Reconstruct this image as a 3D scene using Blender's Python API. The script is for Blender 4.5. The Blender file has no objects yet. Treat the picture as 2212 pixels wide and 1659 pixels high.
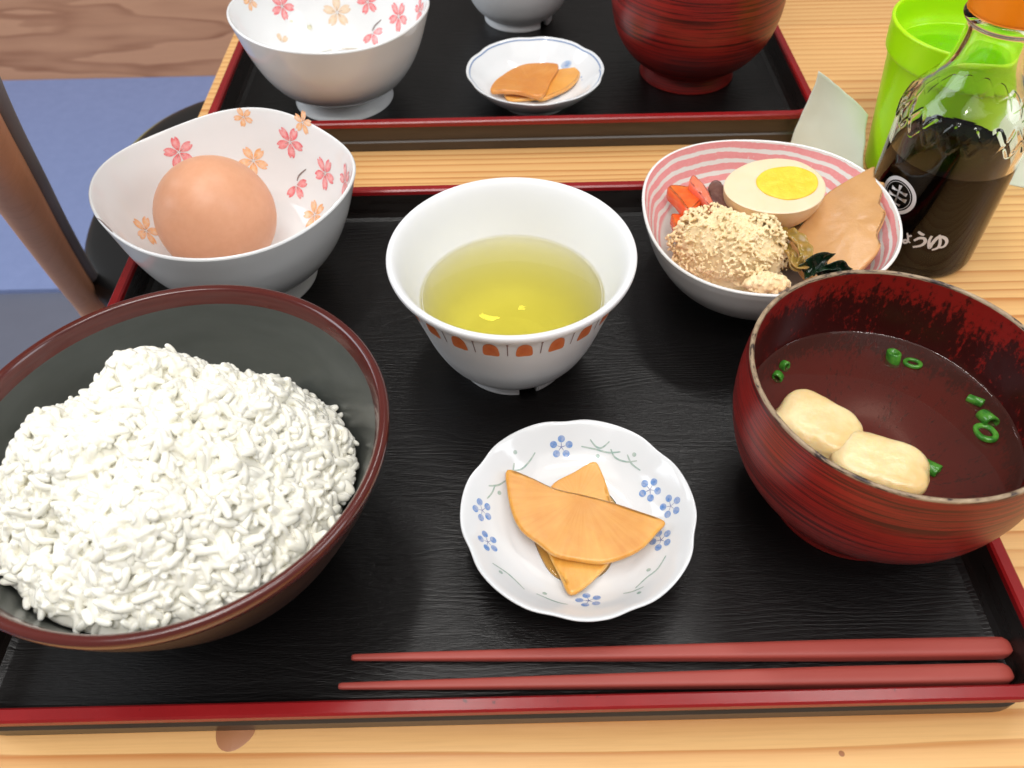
import bpy, bmesh, math, random
import numpy as np
from mathutils import Vector, Matrix, noise as mnoise
from mathutils.bvhtree import BVHTree
rng = np.random.default_rng(7); random.seed(7)
PI = math.pi
S = 0.01                       # everything below is authored in centimetres
scene = bpy.context.scene
COL = scene.collection

# ------------------------------------------------------------------ camera
CAM_R = np.array([[0.99973987, 0.02261967, 0.00292183],
                  [-0.01888157, 0.74896903, 0.66233593],
                  [-0.01279346, 0.66221881, -0.74920129]])
CAM_C = np.array([0.0, 0.0, 29.2])
FPX, CX, CY = 1789.0, 1106.0, 829.5          # focal length and centre in a 2212 x 1659 frame
cam_data = bpy.data.cameras.new('camera')
cam_data.sensor_width = 36.0
cam_data.lens = FPX / 2212.0 * 36.0
cam_data.clip_start = 0.01
cam_data.clip_end = 50.0
cam_data.dof.use_dof = True
cam_data.dof.focus_distance = 0.335
cam_data.dof.aperture_fstop = 18.0
cam = bpy.data.objects.new('camera', cam_data); COL.objects.link(cam)
mw = Matrix.Identity(4)
for i in range(3):
    mw[i][0] = CAM_R[i, 0]; mw[i][1] = CAM_R[i, 1]; mw[i][2] = -CAM_R[i, 2]; mw[i][3] = CAM_C[i] * S
cam.matrix_world = mw
scene.camera = cam

# ------------------------------------------------------------------ room light
world = bpy.data.worlds.new('World'); scene.world = world; world.use_nodes = True
bgn = world.node_tree.nodes['Background']
bgn.inputs[0].default_value = (1.0, 0.965, 0.92, 1); bgn.inputs[1].default_value = 0.27

def area(name, loc, target, sx, sy, power, color):
    d = bpy.data.lights.new(name, 'AREA'); d.shape = 'RECTANGLE'
    d.size = sx * S; d.size_y = sy * S; d.energy = power; d.color = color
    o = bpy.data.objects.new(name, d); COL.objects.link(o)
    o.location = [c * S for c in loc]
    dirv = Vector([t - l for t, l in zip(target, loc)])
    o.rotation_euler = dirv.to_track_quat('-Z', 'Y').to_euler()
    return o
area('window_light', (-230, 60, 115), (-5, 30, 0), 170, 140, 43.0, (0.86, 0.93, 1.0))
area('window_light', (190, -40, 120), (5, 25, 0), 70, 90, 12.0, (0.88, 0.94, 1.0))
area('ceiling_fill', (10, -70, 225), (0, 25, 0), 260, 170, 24.0, (1.0, 0.97, 0.94))  # added soft fill lamp above and behind the camera, brightens the fronts
area('ceiling_tube', (-22, -104, 200), (-10, 0, 0), 120, 9, 14.0, (1.0, 0.98, 0.95))
area('ceiling_tube', (22, -58, 200), (15, 10, 0), 120, 9, 14.0, (1.0, 0.98, 0.95))
area('ceiling_tube', (-25, 40, 190), (-15, 38, 0), 120, 12, 12.0, (1.0, 0.98, 0.95))
area('ceiling_tube', (60, 110, 190), (40, 90, 0), 120, 12, 12.0, (1.0, 0.98, 0.95))

scene.view_settings.view_transform = 'Standard'
scene.view_settings.look = 'None'
scene.view_settings.gamma = 1.0
scene.view_settings.exposure = -0.27
scene.render.engine = 'CYCLES'
cy = scene.cycles
cy.use_denoising = True; cy.use_adaptive_sampling = True; cy.adaptive_threshold = 0.02
cy.max_bounces = 10; cy.transmission_bounces = 9; cy.transparent_max_bounces = 16; cy.glossy_bounces = 6
cy.sample_clamp_indirect = 6.0
cy.blur_glossy = 0.4

# ------------------------------------------------------------------ helpers
def ray(px, py):
    return CAM_R @ np.array([px - CX, -(py - CY), FPX])
def un(px, py, z):
    d = ray(px, py); t = (z - CAM_C[2]) / d[2]
    return CAM_C + d * t
def lin(c):
    return tuple((x / 12.92 if x <= 0.04045 else ((x + 0.055) / 1.055) ** 2.4) for x in c)
def rgb(r, g, b):
    return lin((r / 255, g / 255, b / 255))

class NT:
    def __init__(self, name):
        self.m = bpy.data.materials.new(name); self.m.use_nodes = True
        self.t = self.m.node_tree; self.b = self.t.nodes['Principled BSDF']; self.out = self.t.nodes['Material Output']
    def node(self, typ, ins=None, **props):
        n = self.t.nodes.new(typ)
        for k, v in props.items(): setattr(n, k, v)
        for k, v in (ins or {}).items(): self.set(n, k, v)
        return n
    def set(self, n, k, v):
        s = n.inputs[k]
        if hasattr(v, 'links') or isinstance(v, bpy.types.NodeSocket): self.t.links.new(v, s)
        elif hasattr(v, 'outputs'): self.t.links.new(v.outputs[0], s)
        elif isinstance(v, tuple) and len(v) == 3 and s.type == 'RGBA': s.default_value = (*v, 1)
        else: s.default_value = v
    def P(self, **kw):
        for k, v in kw.items(): self.set(self.b, k.replace('_', ' '), v)
        return self
    def coord(self, scale=(1, 1, 1), kind='Object', loc=(0, 0, 0), rot=(0, 0, 0)):
        tc = self.node('ShaderNodeTexCoord')
        k = 100.0 if kind == 'Object' else 1.0
        # Mapping: rotate is applied after scale, so scale first
        mp = self.node('ShaderNodeMapping', {'Vector': tc.outputs[kind], 'Scale': tuple(k * s for s in scale), 'Location': loc, 'Rotation': rot})
        return mp.outputs[0]
    def noise(self, vec, scale=1.0, detail=3.0, rough=0.5, dist=0.0):
        return self.node('ShaderNodeTexNoise', {'Vector': vec, 'Scale': scale, 'Detail': detail, 'Roughness': rough, 'Distortion': dist}).outputs[0]
    def math(self, op, a, b=0.0, c=0.0):
        n = self.node('ShaderNodeMath', operation=op)
        self.set(n, 0, a); self.set(n, 1, b)
        if op in ('MULTIPLY_ADD', 'COMPARE', 'SMOOTH_MIN', 'SMOOTH_MAX'): self.set(n, 2, c)
        return n.outputs[0]
    def ramp(self, fac, stops, interp='LINEAR'):
        n = self.node('ShaderNodeValToRGB', {'Fac': fac}); e = n.color_ramp.elements
        n.color_ramp.interpolation = interp
        while len(e) < len(stops): e.new(0.5)
        for el, (p, c) in zip(e, stops):
            el.position = p; el.color = (*c, 1) if isinstance(c, tuple) else (c, c, c, 1)
        return n.outputs[0]
    def mix(self, fac, a, b):
        n = self.node('ShaderNodeMix', data_type='RGBA')
        self.set(n, 0, fac); self.set(n, 6, a); self.set(n, 7, b)
        return n.outputs[2]
    def bump(self, h, strength=0.5, dist=0.01):
        n = self.node('ShaderNodeBump', {'Height': h, 'Strength': strength, 'Distance': dist})
        self.set(self.b, 'Normal', n.outputs[0]); return n

MAT = {}
def simple(name, col, rough=0.3, **kw):
    n = NT(name); n.P(Base_Color=col, Roughness=rough, **kw); MAT[name] = n.m; return n

def new_mesh(name, verts, faces, mat, parent=None, smooth=True, loc=None, cols=None, uvs=None):
    me = bpy.data.meshes.new(name)
    v = np.asarray(verts, float) * S
    me.from_pydata(v.tolist(), [], [tuple(f) for f in faces])
    if smooth: me.shade_smooth()
    else: me.shade_flat()
    if mat is not None: me.materials.append(MAT[mat] if isinstance(mat, str) else mat)
    if cols is not None:
        a = me.color_attributes.new('Col', 'FLOAT_COLOR', 'POINT')
        a.data.foreach_set('color', np.c_[np.asarray(cols, float), np.ones(len(v))].ravel())
    if uvs is not None:
        li = np.zeros(len(me.loops), int); me.loops.foreach_get('vertex_index', li)
        l = me.uv_layers.new(name='UVMap'); l.data.foreach_set('uv', np.asarray(uvs, float)[li].ravel())
    o = bpy.data.objects.new(name, me); COL.objects.link(o)
    if parent is not None: o.parent = parent
    if loc is not None: o.location = [c * S for c in loc]
    return o
def thing(name, label, cat, loc=(0, 0, 0), group=None):
    o = bpy.data.objects.new(name, None); COL.objects.link(o); o.empty_display_size = 0.02
    o.location = [c * S for c in loc]; o['label'] = label; o['category'] = cat
    if group: o['group'] = group
    return o
def tag(o, label, cat, group=None):
    o['label'] = label; o['category'] = cat
    if group: o['group'] = group
    return o

def crom(pts, per=8, closed=False):
    P = np.asarray(pts, float); n = len(P); out = []
    rngi = range(n) if closed else range(n - 1)
    for i in rngi:
        if closed: p0, p1, p2, p3 = P[(i - 1) % n], P[i], P[(i + 1) % n], P[(i + 2) % n]
        else: p0, p1, p2, p3 = P[max(i - 1, 0)], P[i], P[i + 1], P[min(i + 2, n - 1)]
        for k in range(per):
            t = k / per
            out.append(0.5 * ((2 * p1) + (-p0 + p2) * t + (2 * p0 - 5 * p1 + 4 * p2 - p3) * t * t + (-p0 + 3 * p1 - 3 * p2 + p3) * t ** 3))
    if not closed: out.append(P[-1])
    return np.array(out)

def lathe_geo(profile, n=96, shape=None, per=6, t0=-PI / 2, smooth_prof=True):
    """profile: (r, z) pairs. shape(theta, r, z) -> (r, z). Returns verts, faces, uvs."""
    pr = crom(profile, per) if smooth_prof else np.asarray(profile, float)
    pr[:, 0] = np.maximum(pr[:, 0], 0)
    arc = np.r_[0, np.cumsum(np.hypot(*np.diff(pr, axis=0).T))]
    V, F, U = [], [], []
    m = len(pr)
    for j in range(n + 1):
        th = t0 + 2 * PI * j / n
        c, s = math.cos(th), math.sin(th)
        for i in range(m):
            r, z = pr[i]
            if shape: r, z = shape(th, r, z)
            V.append((r * c, r * s, z)); U.append((j / n, arc[i]))
    for j in range(n):
        for i in range(m - 1):
            a, b = j * m + i, j * m + i + 1
            c_, d = (j + 1) * m + i + 1, (j + 1) * m + i
            F.append((a, d, c_, b))
    return np.array(V), F, U
def weld(o, d=1e-6):
    bm = bmesh.new(); bm.from_mesh(o.data); bmesh.ops.remove_doubles(bm, verts=bm.verts, dist=d)
    bmesh.ops.recalc_face_normals(bm, faces=bm.faces); bm.to_mesh(o.data); bm.free(); return o
def lathe(name, profile, mat, parent, n=96, shape=None, per=6, **kw):
    V, F, U = lathe_geo(profile, n, shape, per, **kw)
    o = new_mesh(name, V, F, mat, parent, uvs=U)
    # outward orientation is given by the profile order; weld the seam
    bm = bmesh.new(); bm.from_mesh(o.data); bmesh.ops.remove_doubles(bm, verts=bm.verts, dist=1e-7); bm.to_mesh(o.data); bm.free()
    return o
def bvh_of(geos):
    V, F = [], []
    for v, f, off in geos:
        k = len(V); V += [tuple(np.asarray(p) + off) for p in v]; F += [tuple(i + k for i in q) for q in f]
    return BVHTree.FromPolygons(V, F)
def bvh_obj(objs, off):
    geos = []
    for o in objs:
        v = np.array([tuple(x.co) for x in o.data.vertices]) / S
        geos.append((v, [tuple(p.vertices) for p in o.data.polygons], np.asarray(off, float)))
    return bvh_of(geos)
def hit(bvh, px, py):
    d = Vector(ray(px, py)).normalized()
    p, nrm, i, dist = bvh.ray_cast(Vector(CAM_C), d)
    if p is None: return None, None
    if nrm.dot(d) > 0: nrm = -nrm
    return np.array(p), np.array(nrm)

class Decal:
    """flat print laid on a curved surface: vertices pushed onto the surface, 0.1 mm proud"""
    def __init__(self, bvh, lift=0.012): self.bvh, self.lift, self.V, self.F, self.C = bvh, lift, [], [], []
    def put(self, P, N):
        q, nn, _, d = self.bvh.ray_cast(Vector(P + N * 0.6), Vector(-N), 1.6)
        if q is None: return P + N * self.lift
        q = np.array(q); nn = np.array(nn)
        if nn.dot(N) < 0: nn = -nn
        return q + nn * self.lift
    def blob(self, P, N, X, Y, outline, c_in, c_out, rings=3, centre=None):
        o = np.asarray(outline, float); c = o.mean(0) if centre is None else np.asarray(centre, float)
        k = len(self.V); n = len(o)
        self.V.append(self.put(P + X * c[0] + Y * c[1], N)); self.C.append(c_in)
        for r in range(1, rings + 1):
            t = r / rings
            for q in o:
                w = c + (q - c) * t
                self.V.append(self.put(P + X * w[0] + Y * w[1], N))
                self.C.append(tuple(a + (b - a) * t for a, b in zip(c_in, c_out)))
        for i in range(n): self.F.append((k, k + 1 + i, k + 1 + (i + 1) % n))
        for r in range(rings - 1):
            a = k + 1 + r * n; b = a + n
            for i in range(n): self.F.append((a + i, b + i, b + (i + 1) % n, a + (i + 1) % n))
    def ring(self, P, N, X, Y, r0, r1, col, n=48):
        k = len(self.V)
        for i in range(n):
            a = 2 * PI * i / n
            for r in (r0, r1):
                self.V.append(self.put(P + X * r * math.cos(a) + Y * r * math.sin(a), N)); self.C.append(col)
        for i in range(n):
            j = (i + 1) % n; self.F.append((k + 2 * i, k + 2 * i + 1, k + 2 * j + 1, k + 2 * j))
    def ribbon(self, pts, nrm, widths, col):
        k = len(self.V); n = len(pts)
        for i in range(n):
            t = pts[min(i + 1, n - 1)] - pts[max(i - 1, 0)]; t = t / (np.linalg.norm(t) + 1e-9)
            s = np.cross(nrm[i], t); s /= np.linalg.norm(s) + 1e-9
            for q in (-1, 1):
                self.V.append(self.put(pts[i] + s * q * widths[i] / 2, nrm[i])); self.C.append(col)
        for i in range(n - 1): self.F.append((k + 2 * i, k + 2 * i + 1, k + 2 * i + 3, k + 2 * i + 2))
    def stroke(self, pxs, width, col, taper=0.5, per=6):
        q = crom(pxs, per); P, N = [], []
        for x, y in q:
            p, n = hit(self.bvh, x, y)
            if p is not None: P.append(p); N.append(n)
        if len(P) < 2: return
        m = len(P); w = [width * (taper + (1 - taper) * math.sin(PI * (0.12 + 0.8 * i / (m - 1)))) for i in range(m)]
        self.ribbon(P, N, w, col)
    def build(self, name, mat, parent, off):
        if not self.V: return None
        return new_mesh(name, np.array(self.V) - np.asarray(off, float), self.F, mat, parent, cols=self.C)
def frame(N, up):
    Y = np.asarray(up, float); Y = Y - N * Y.dot(N); Y /= np.linalg.norm(Y); X = np.cross(Y, N); return X, Y

def slab(name, outline, z_of, thick, mat, parent=None, bev=0.08, per=5, wob=0.0, seed=0, smooth_closed=True):
    """thick slice with rounded edges. outline: closed xy loop (top view); z_of(x,y): height of its top face"""
    o = crom(outline, per, closed=True) if smooth_closed else np.asarray(outline, float)
    ctr = o.mean(0); n = len(o)
    # inward normals
    tn = np.roll(o, -1, 0) - np.roll(o, 1, 0); nr = np.c_[-tn[:, 1], tn[:, 0]]; nr /= np.linalg.norm(nr, axis=1)[:, None] + 1e-9
    area2 = np.sum(o[:, 0] * np.roll(o[:, 1], -1) - np.roll(o[:, 0], -1) * o[:, 1])
    if area2 < 0: nr = -nr
    V, F = [], []
    rings = [(bev, 0), (bev * 0.3, -bev * 0.3), (0, -bev), (0, -thick + bev), (bev * 0.3, -thick + bev * 0.3), (bev, -thick)]
    inner = [0.94, 0.87, 0.78, 0.68, 0.56, 0.44, 0.30, 0.15]
    def zz(x, y): return z_of(x, y) + wob * mnoise.fractal(Vector((x * 1.3 + seed, y * 1.3, seed)), 1.0, 2.0, 3)
    # top cap rings (from centre), then side rings, then bottom cap
    V.append((ctr[0], ctr[1], zz(*ctr)))
    for t in reversed(inner):
        for p in o:
            q = ctr + (p - ctr) * t; V.append((q[0], q[1], zz(*q)))
    for ins, dz in rings:
        for p, m in zip(o, nr):
            q = p + m * ins; V.append((q[0], q[1], zz(*q) + dz))
    L = len(inner) + len(rings)
    for i in range(n): F.append((0, 1 + i, 1 + (i + 1) % n))
    for r in range(L - 1):
        a = 1 + r * n; b = a + n
        for i in range(n): F.append((a + i, b + i, b + (i + 1) % n, a + (i + 1) % n))
    V.append((ctr[0], ctr[1], zz(*ctr) - thick)); e = len(V) - 1; a = 1 + (L - 1) * n
    for i in range(n): F.append((e, a + (i + 1) % n, a + i))
    ob = new_mesh(name, V, F, mat, parent); weld(ob); return ob

def blobmesh(name, c, axes, mat, disp, sub=4, power=2.0, rot=None, parent=None, cut=None):
    """rounded lump: superellipsoid with a displacement function along its radius"""
    bm = bmesh.new(); bmesh.ops.create_icosphere(bm, subdivisions=sub, radius=1.0)
    V = []
    for v in bm.verts:
        d = np.array(v.co); d /= np.linalg.norm(d)
        s = (np.abs(d) ** power).sum() ** (-1 / power)
        p = d * s * np.asarray(axes) * (1 + disp(d))
        if rot is not None: p = rot @ p
        V.append(p)
    F = [tuple(x.index for x in f.verts) for f in bm.faces]; bm.free()
    return new_mesh(name, np.array(V), F, mat, parent, loc=c)
def tube(name, pts, radii, mat, parent=None, seg=12, loc=None, squash=1.0, closed=True):
    pts = np.asarray(pts, float); n = len(pts); V, F = [], []
    up = np.array([0, 0, 1.0])
    for i in range(n):
        t = pts[min(i + 1, n - 1)] - pts[max(i - 1, 0)]; t /= np.linalg.norm(t)
        a = np.cross(up, t)
        if np.linalg.norm(a) < 1e-3: a = np.array([1.0, 0, 0])
        a /= np.linalg.norm(a); b = np.cross(t, a)
        for k in range(seg):
            w = 2 * PI * k / seg
            V.append(pts[i] + radii[i] * (a * math.cos(w) + b * math.sin(w) * squash))
    for i in range(n - 1):
        for k in range(seg):
            F.append((i * seg + k, i * seg + (k + 1) % seg, (i + 1) * seg + (k + 1) % seg, (i + 1) * seg + k))
    if closed: F.append(tuple(range(seg))[::-1]); F.append(tuple((n - 1) * seg + k for k in range(seg)))
    return new_mesh(name, V, F, mat, parent, loc=loc)
def box(name, lo, hi, mat, parent=None, bevel=0.0, loc=None):
    bm = bmesh.new(); bmesh.ops.create_cube(bm, size=1.0)
    for v in bm.verts: v.co = Vector([(lo[i] + hi[i]) / 2 + v.co[i] * (hi[i] - lo[i]) for i in range(3)])
    if bevel: bmesh.ops.bevel(bm, geom=list(bm.edges), offset=bevel, segments=2, affect='EDGES', profile=0.5)
    V = [tuple(v.co) for v in bm.verts]; F = [tuple(x.index for x in f.verts) for f in bm.faces]; bm.free()
    return new_mesh(name, V, F, mat, parent, smooth=False, loc=loc)

# ------------------------------------------------------------------ materials
def wood_mat(name, pale, dark, ring=1.6, stretch=0.05, rough=0.38, warp=1.6, contrast=1.0, fine=0.5):
    n = NT(name)
    tc = n.node('ShaderNodeTexCoord'); oi = n.node('ShaderNodeObjectInfo')
    off = n.node('ShaderNodeVectorMath', operation='MULTIPLY_ADD')
    cmb = n.node('ShaderNodeCombineXYZ'); n.set(cmb, 0, oi.outputs['Random']); n.set(cmb, 1, oi.outputs['Random']); n.set(cmb, 2, oi.outputs['Random'])
    n.set(off, 0, cmb.outputs[0]); off.inputs[1].default_value = (83.0, 41.0, 17.0)
    sc = n.node('ShaderNodeVectorMath', operation='SCALE'); n.set(sc, 0, tc.outputs['Object']); sc.inputs['Scale'].default_value = 100.0
    n.set(off, 2, sc.outputs[0])
    mp = n.node('ShaderNodeMapping', {'Vector': off.outputs[0], 'Scale': (stretch, 1, 1)}).outputs[0]
    sep = n.node('ShaderNodeSeparateXYZ', {'Vector': mp})
    big = n.noise(mp, 0.16, 2, 0.5); mid = n.noise(mp, 0.9, 3, 0.55)
    y = n.math('MULTIPLY_ADD', big, warp * 6.0, sep.outputs[1])
    y = n.math('MULTIPLY_ADD', mid, 0.5, y)
    fr = n.math('FRACT', n.math('MULTIPLY', y, ring))
    # slow rise through early wood, quick drop after the dark late-wood line
    band = n.ramp(fr, [(0.0, 0.0), (0.35, 0.10), (0.72, 0.42), (0.90, 1.0), (0.97, 0.75), (1.0, 0.0)])
    inten = n.ramp(n.noise(mp, 0.35, 2, 0.5), [(0.3, 0.5), (0.65, 1.0)])
    f = n.math('MULTIPLY', n.math('MULTIPLY', band, inten), contrast)
    col = n.mix(f, pale, dark)
    fib = n.noise(n.node('ShaderNodeMapping', {'Vector': off.outputs[0], 'Scale': (0.25, 9, 9)}).outputs[0], 1.0, 4, 0.65)
    col = n.mix(n.math('MULTIPLY', n.ramp(fib, [(0.45, 0.0), (0.75, 1.0)]), 0.35 * fine), col, tuple(c * 0.62 for c in dark))
    blot = n.ramp(n.noise(mp, 0.12, 2, 0.5), [(0.35, 0.0), (0.65, 1.0)])
    col = n.mix(n.math('MULTIPLY', blot, 0.18), col, tuple(min(1, c * 1.12) for c in pale))
    hs = n.node('ShaderNodeHueSaturation', {'Color': col, 'Value': n.math('MULTIPLY_ADD', oi.outputs['Random'], 0.12, 0.94)})
    n.P(Base_Color=hs.outputs[0], Roughness=rough)
    n.bump(n.math('MULTIPLY_ADD', fib, 0.4, band), 0.25, 0.0004)
    MAT[name] = n.m
wood_mat('pine', rgb(222, 176, 116), rgb(186, 118, 58), ring=1.45, stretch=0.035, contrast=1.2, warp=0.6)
wood_mat('brown_board', rgb(218, 164, 126), rgb(164, 110, 78), ring=0.16, stretch=0.14, rough=0.5, warp=3.4, contrast=0.95)
wood_mat('chair_wood', rgb(236, 172, 134), rgb(218, 148, 110), ring=0.8, stretch=0.3, rough=0.45, contrast=0.4)

def tray_floor_mat():
    n = NT('tray_black')
    mp = n.coord((0.07, 1, 1))
    sep = n.node('ShaderNodeSeparateXYZ', {'Vector': mp})
    big = n.noise(n.coord((0.10, 0.5, 1)), 0.55, 2, 0.5)
    mid = n.noise(n.coord((0.55, 1.2, 1)), 1.1, 3, 0.55)
    y = n.math('MULTIPLY_ADD', big, 9.0, sep.outputs[1])
    y = n.math('MULTIPLY_ADD', mid, 0.34, y)
    fr = n.math('FRACT', n.math('MULTIPLY', y, 2.3))
    ridge = n.ramp(fr, [(0.0, 0.0), (0.2, 0.8), (0.45, 1.0), (0.8, 0.5), (1.0, 0.0)])
    pores = n.ramp(n.noise(n.coord((1.3, 10, 1)), 1.6, 3, 0.6), [(0.42, 0.0), (0.62, 1.0)])
    h = n.math('MULTIPLY_ADD', pores, 0.75, ridge)
    dust = n.ramp(n.noise(n.coord((0.3, 0.5, 1)), 0.9, 3), [(0.4, 0.24), (0.7, 0.38)])
    n.P(Base_Color=rgb(13, 11, 11), Roughness=0.30, Specular_IOR_Level=0.36)
    n.bump(h, 0.30, 0.00024)
    MAT['tray_black'] = n.m
tray_floor_mat()
n = NT('tray_gloss'); v = n.coord((0.4, 0.4, 3))
n.P(Base_Color=rgb(24, 19, 17), Roughness=n.ramp(n.noise(v, 1.2, 3), [(0.4, 0.26), (0.7, 0.42)])); MAT['tray_gloss'] = n.m
n = NT('tray_outside'); v = n.coord((0.3, 0.3, 3)); n.P(Base_Color=n.mix(n.noise(v, 1.0, 4), rgb(44, 35, 28), rgb(74, 62, 50)), Roughness=0.3); MAT['tray_outside'] = n.m
n = NT('tray_red'); v = n.coord((0.5, 0.5, 4))
wear = n.ramp(n.noise(n.coord((1, 1, 2)), 1.4, 5, 0.7), [(0.66, 0.0), (0.70, 1.0)])
c0 = n.mix(n.noise(v, 1.2, 3), rgb(120, 16, 20), rgb(146, 28, 30))
n.P(Base_Color=n.mix(n.math('MULTIPLY', wear, 0.8), c0, rgb(70, 14, 18)), Roughness=0.24); n.bump(n.noise(v, 2.0, 3), 0.12, 0.0005); MAT['tray_red'] = n.m

simple('porcelain', (0.76, 0.765, 0.765), 0.10, Specular_IOR_Level=0.55)
simple('plate_porcelain', (0.75, 0.77, 0.79), 0.10, Specular_IOR_Level=0.6)
n = NT('melamine'); sc_ = n.ramp(n.noise(n.coord((6, 6, 1.0), rot=(0, 0.5, 0)), 2.2, 4, 0.7), [(0.60, 0.0), (0.72, 1.0)])
n.P(Base_Color=(0.78, 0.785, 0.80), Roughness=n.math('MULTIPLY_ADD', sc_, 0.2, 0.48)); n.bump(sc_, 0.08, 0.0003); MAT['melamine'] = n.m

def print_mat(name, rough=0.15, var=0.35):
    n = NT(name); a = n.node('ShaderNodeAttribute', attribute_name='Col')
    w = n.noise(n.coord((1, 1, 1)), 5.0, 3, 0.6)
    c = n.mix(n.math('MULTIPLY', n.ramp(w, [(0.35, 0.0), (0.7, 1.0)]), var), a.outputs['Color'], (0.80, 0.74, 0.70))
    n.P(Base_Color=c, Roughness=rough); MAT[name] = n.m
print_mat('print', 0.15, 0.45); print_mat('print_flat', 0.3, 0.06)

# rice bowl glazes
n = NT('bowl_grey_green'); w = n.noise(n.coord((0.5, 0.5, 2)), 0.9, 4, 0.6)
n.P(Base_Color=n.mix(w, rgb(58, 61, 58), rgb(76, 79, 76)), Roughness=0.30); MAT['bowl_grey_green'] = n.m
n = NT('bowl_brown'); w = n.noise(n.coord((0.25, 0.25, 9)), 1.1, 4, 0.6)
n.P(Base_Color=n.mix(w, rgb(62, 18, 16), rgb(96, 40, 34)), Roughness=0.2, Coat_Weight=0.3); MAT['bowl_brown'] = n.m
n = NT('bowl_dark'); w = n.noise(n.coord((0.3, 0.3, 5)), 1.1, 4, 0.6)
n.P(Base_Color=n.mix(w, rgb(22, 14, 13), rgb(44, 22, 20)), Roughness=0.48, Specular_IOR_Level=0.3); MAT['bowl_dark'] = n.m

# red lacquer soup bowl
n = NT('lacquer_out')
v = n.coord((0.12, 0.12, 9)); w = n.noise(v, 1.0, 4, 0.62)
v2 = n.coord((0.16, 0.16, 22.0)); w2 = n.noise(v2, 1.0, 3, 0.6)
lines = n.math('MAXIMUM', n.ramp(w, [(0.54, 0.0), (0.60, 1.0)]), n.math('MULTIPLY', n.ramp(w2, [(0.52, 0.0), (0.58, 1.0)]), 0.8))
mot = n.noise(n.coord((0.5, 0.5, 0.5)), 0.7, 2)
base = n.mix(mot, rgb(118, 22, 20), rgb(150, 34, 28))
n.P(Base_Color=n.mix(n.math('MULTIPLY', lines, 0.85), base, rgb(34, 10, 10)), Roughness=0.33, Specular_IOR_Level=0.5)
n.bump(lines, 0.12, -0.0003); MAT['lacquer_out'] = n.m
n = NT('lacquer_in')
uv = n.node('ShaderNodeTexCoord').outputs['UV']
sepu = n.node('ShaderNodeSeparateXYZ', {'Vector': uv})
vs = n.node('ShaderNodeMapping', {'Vector': uv, 'Scale': (60, 2.6, 1)}).outputs[0]
streak = n.noise(vs, 1.0, 4, 0.6)
vf = n.node('ShaderNodeMapping', {'Vector': uv, 'Scale': (190, 34.0, 1)}).outputs[0]
fleck = n.noise(vf, 1.0, 4, 0.65)
depth = n.ramp(sepu.outputs[1], [(0.0, 0.0), (0.05, 0.04), (0.17, 0.24), (0.33, 0.22), (0.42, -0.05), (1.0, -0.05)])   # v is cm/10
worn = n.ramp(n.math('ADD', n.math('MULTIPLY_ADD', streak, 0.55, n.math('MULTIPLY', fleck, 0.70)), depth), [(0.68, 0.0), (0.80, 1.0)])
n.P(Base_Color=n.mix(n.math('MULTIPLY', worn, 0.9), rgb(132, 24, 20), rgb(28, 9, 9)), Roughness=0.30)
n.bump(worn, 0.15, -0.0004); MAT['lacquer_in'] = n.m
n = NT('lacquer_rim'); w = n.noise(n.coord((0.8, 0.8, 7)), 1.5, 4, 0.7)
n.P(Base_Color=n.ramp(w, [(0.40, rgb(44, 30, 30)), (0.48, rgb(140, 118, 94)), (0.7, rgb(176, 154, 126))]), Roughness=0.5); n.bump(w, 0.3, 0.0004); MAT['lacquer_rim'] = n.m

# pink striped bowl
n = NT('pink_in')
uv = n.node('ShaderNodeTexCoord').outputs['UV']; sp = n.node('ShaderNodeSeparateXYZ', {'Vector': uv})
ob = n.coord((1, 1, 1)); nz = n.noise(ob, 0.55, 3, 0.5); nf = n.noise(ob, 5.0, 3, 0.7)
ph = n.math('MULTIPLY_ADD', nz, 0.05, sp.outputs[1])          # cm/10 from the rim inwards
ph = n.math('MULTIPLY_ADD', sp.outputs[0], 0.045, ph)
wv = n.math('SINE', n.math('MULTIPLY', ph, 2 * PI / 0.056))
st = n.ramp(n.math('MULTIPLY_ADD', nf, 0.5, n.math('MULTIPLY', wv, 0.5)), [(0.02, 0.0), (0.12, 1.0)])
fade = n.ramp(sp.outputs[1], [(0.0, 1.0), (0.235, 1.0), (0.25, 0.0), (1.0, 0.0)])
spk = n.ramp(n.noise(ob, 7.0, 3, 0.6), [(0.66, 0.0), (0.72, 1.0)])
msk = n.math('MULTIPLY', n.math('MULTIPLY', st, fade), n.math('SUBTRACT', 1.0, n.math('MULTIPLY', spk, 0.7)))
n.P(Base_Color=n.mix(n.math('MULTIPLY', msk, 0.92), (0.78, 0.76, 0.72), n.mix(nf, rgb(226, 128, 132), rgb(238, 160, 160))), Roughness=0.14)
n.bump(n.noise(ob, 6.0, 2), 0.05, 0.0006); MAT['pink_in'] = n.m
simple('pink_out', (0.76, 0.75, 0.73), 0.16)

# food
def sss(name, col, rough=0.35, w=0.5, rad=(0.4, 0.25, 0.12), scale=0.01, vary=None, nscale=1.5, bump=0.0, bscale=3.0, bdist=0.001, **kw):
    n = NT(name); ob = n.coord((1, 1, 1)); c = col
    if vary is not None: c = n.mix(n.ramp(n.noise(ob, nscale, 4, 0.6), [(0.35, 0.0), (0.68, 1.0)]), col, vary)
    n.P(Base_Color=c, Roughness=rough, Subsurface_Weight=w, Subsurface_Radius=rad, Subsurface_Scale=scale, **kw)
    if bump: n.bump(n.noise(ob, bscale, 4, 0.6), bump, bdist)
    MAT[name] = n.m; return n
sss('rice', (0.87, 0.85, 0.755), 0.20, 0.7, (1.0, 0.98, 0.92), 0.0022, Specular_IOR_Level=0.5)
sss('rice_single', (0.87, 0.85, 0.755), 0.20, 0.5, (1.0, 0.98, 0.92), 0.0010, Specular_IOR_Level=0.5)
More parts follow.
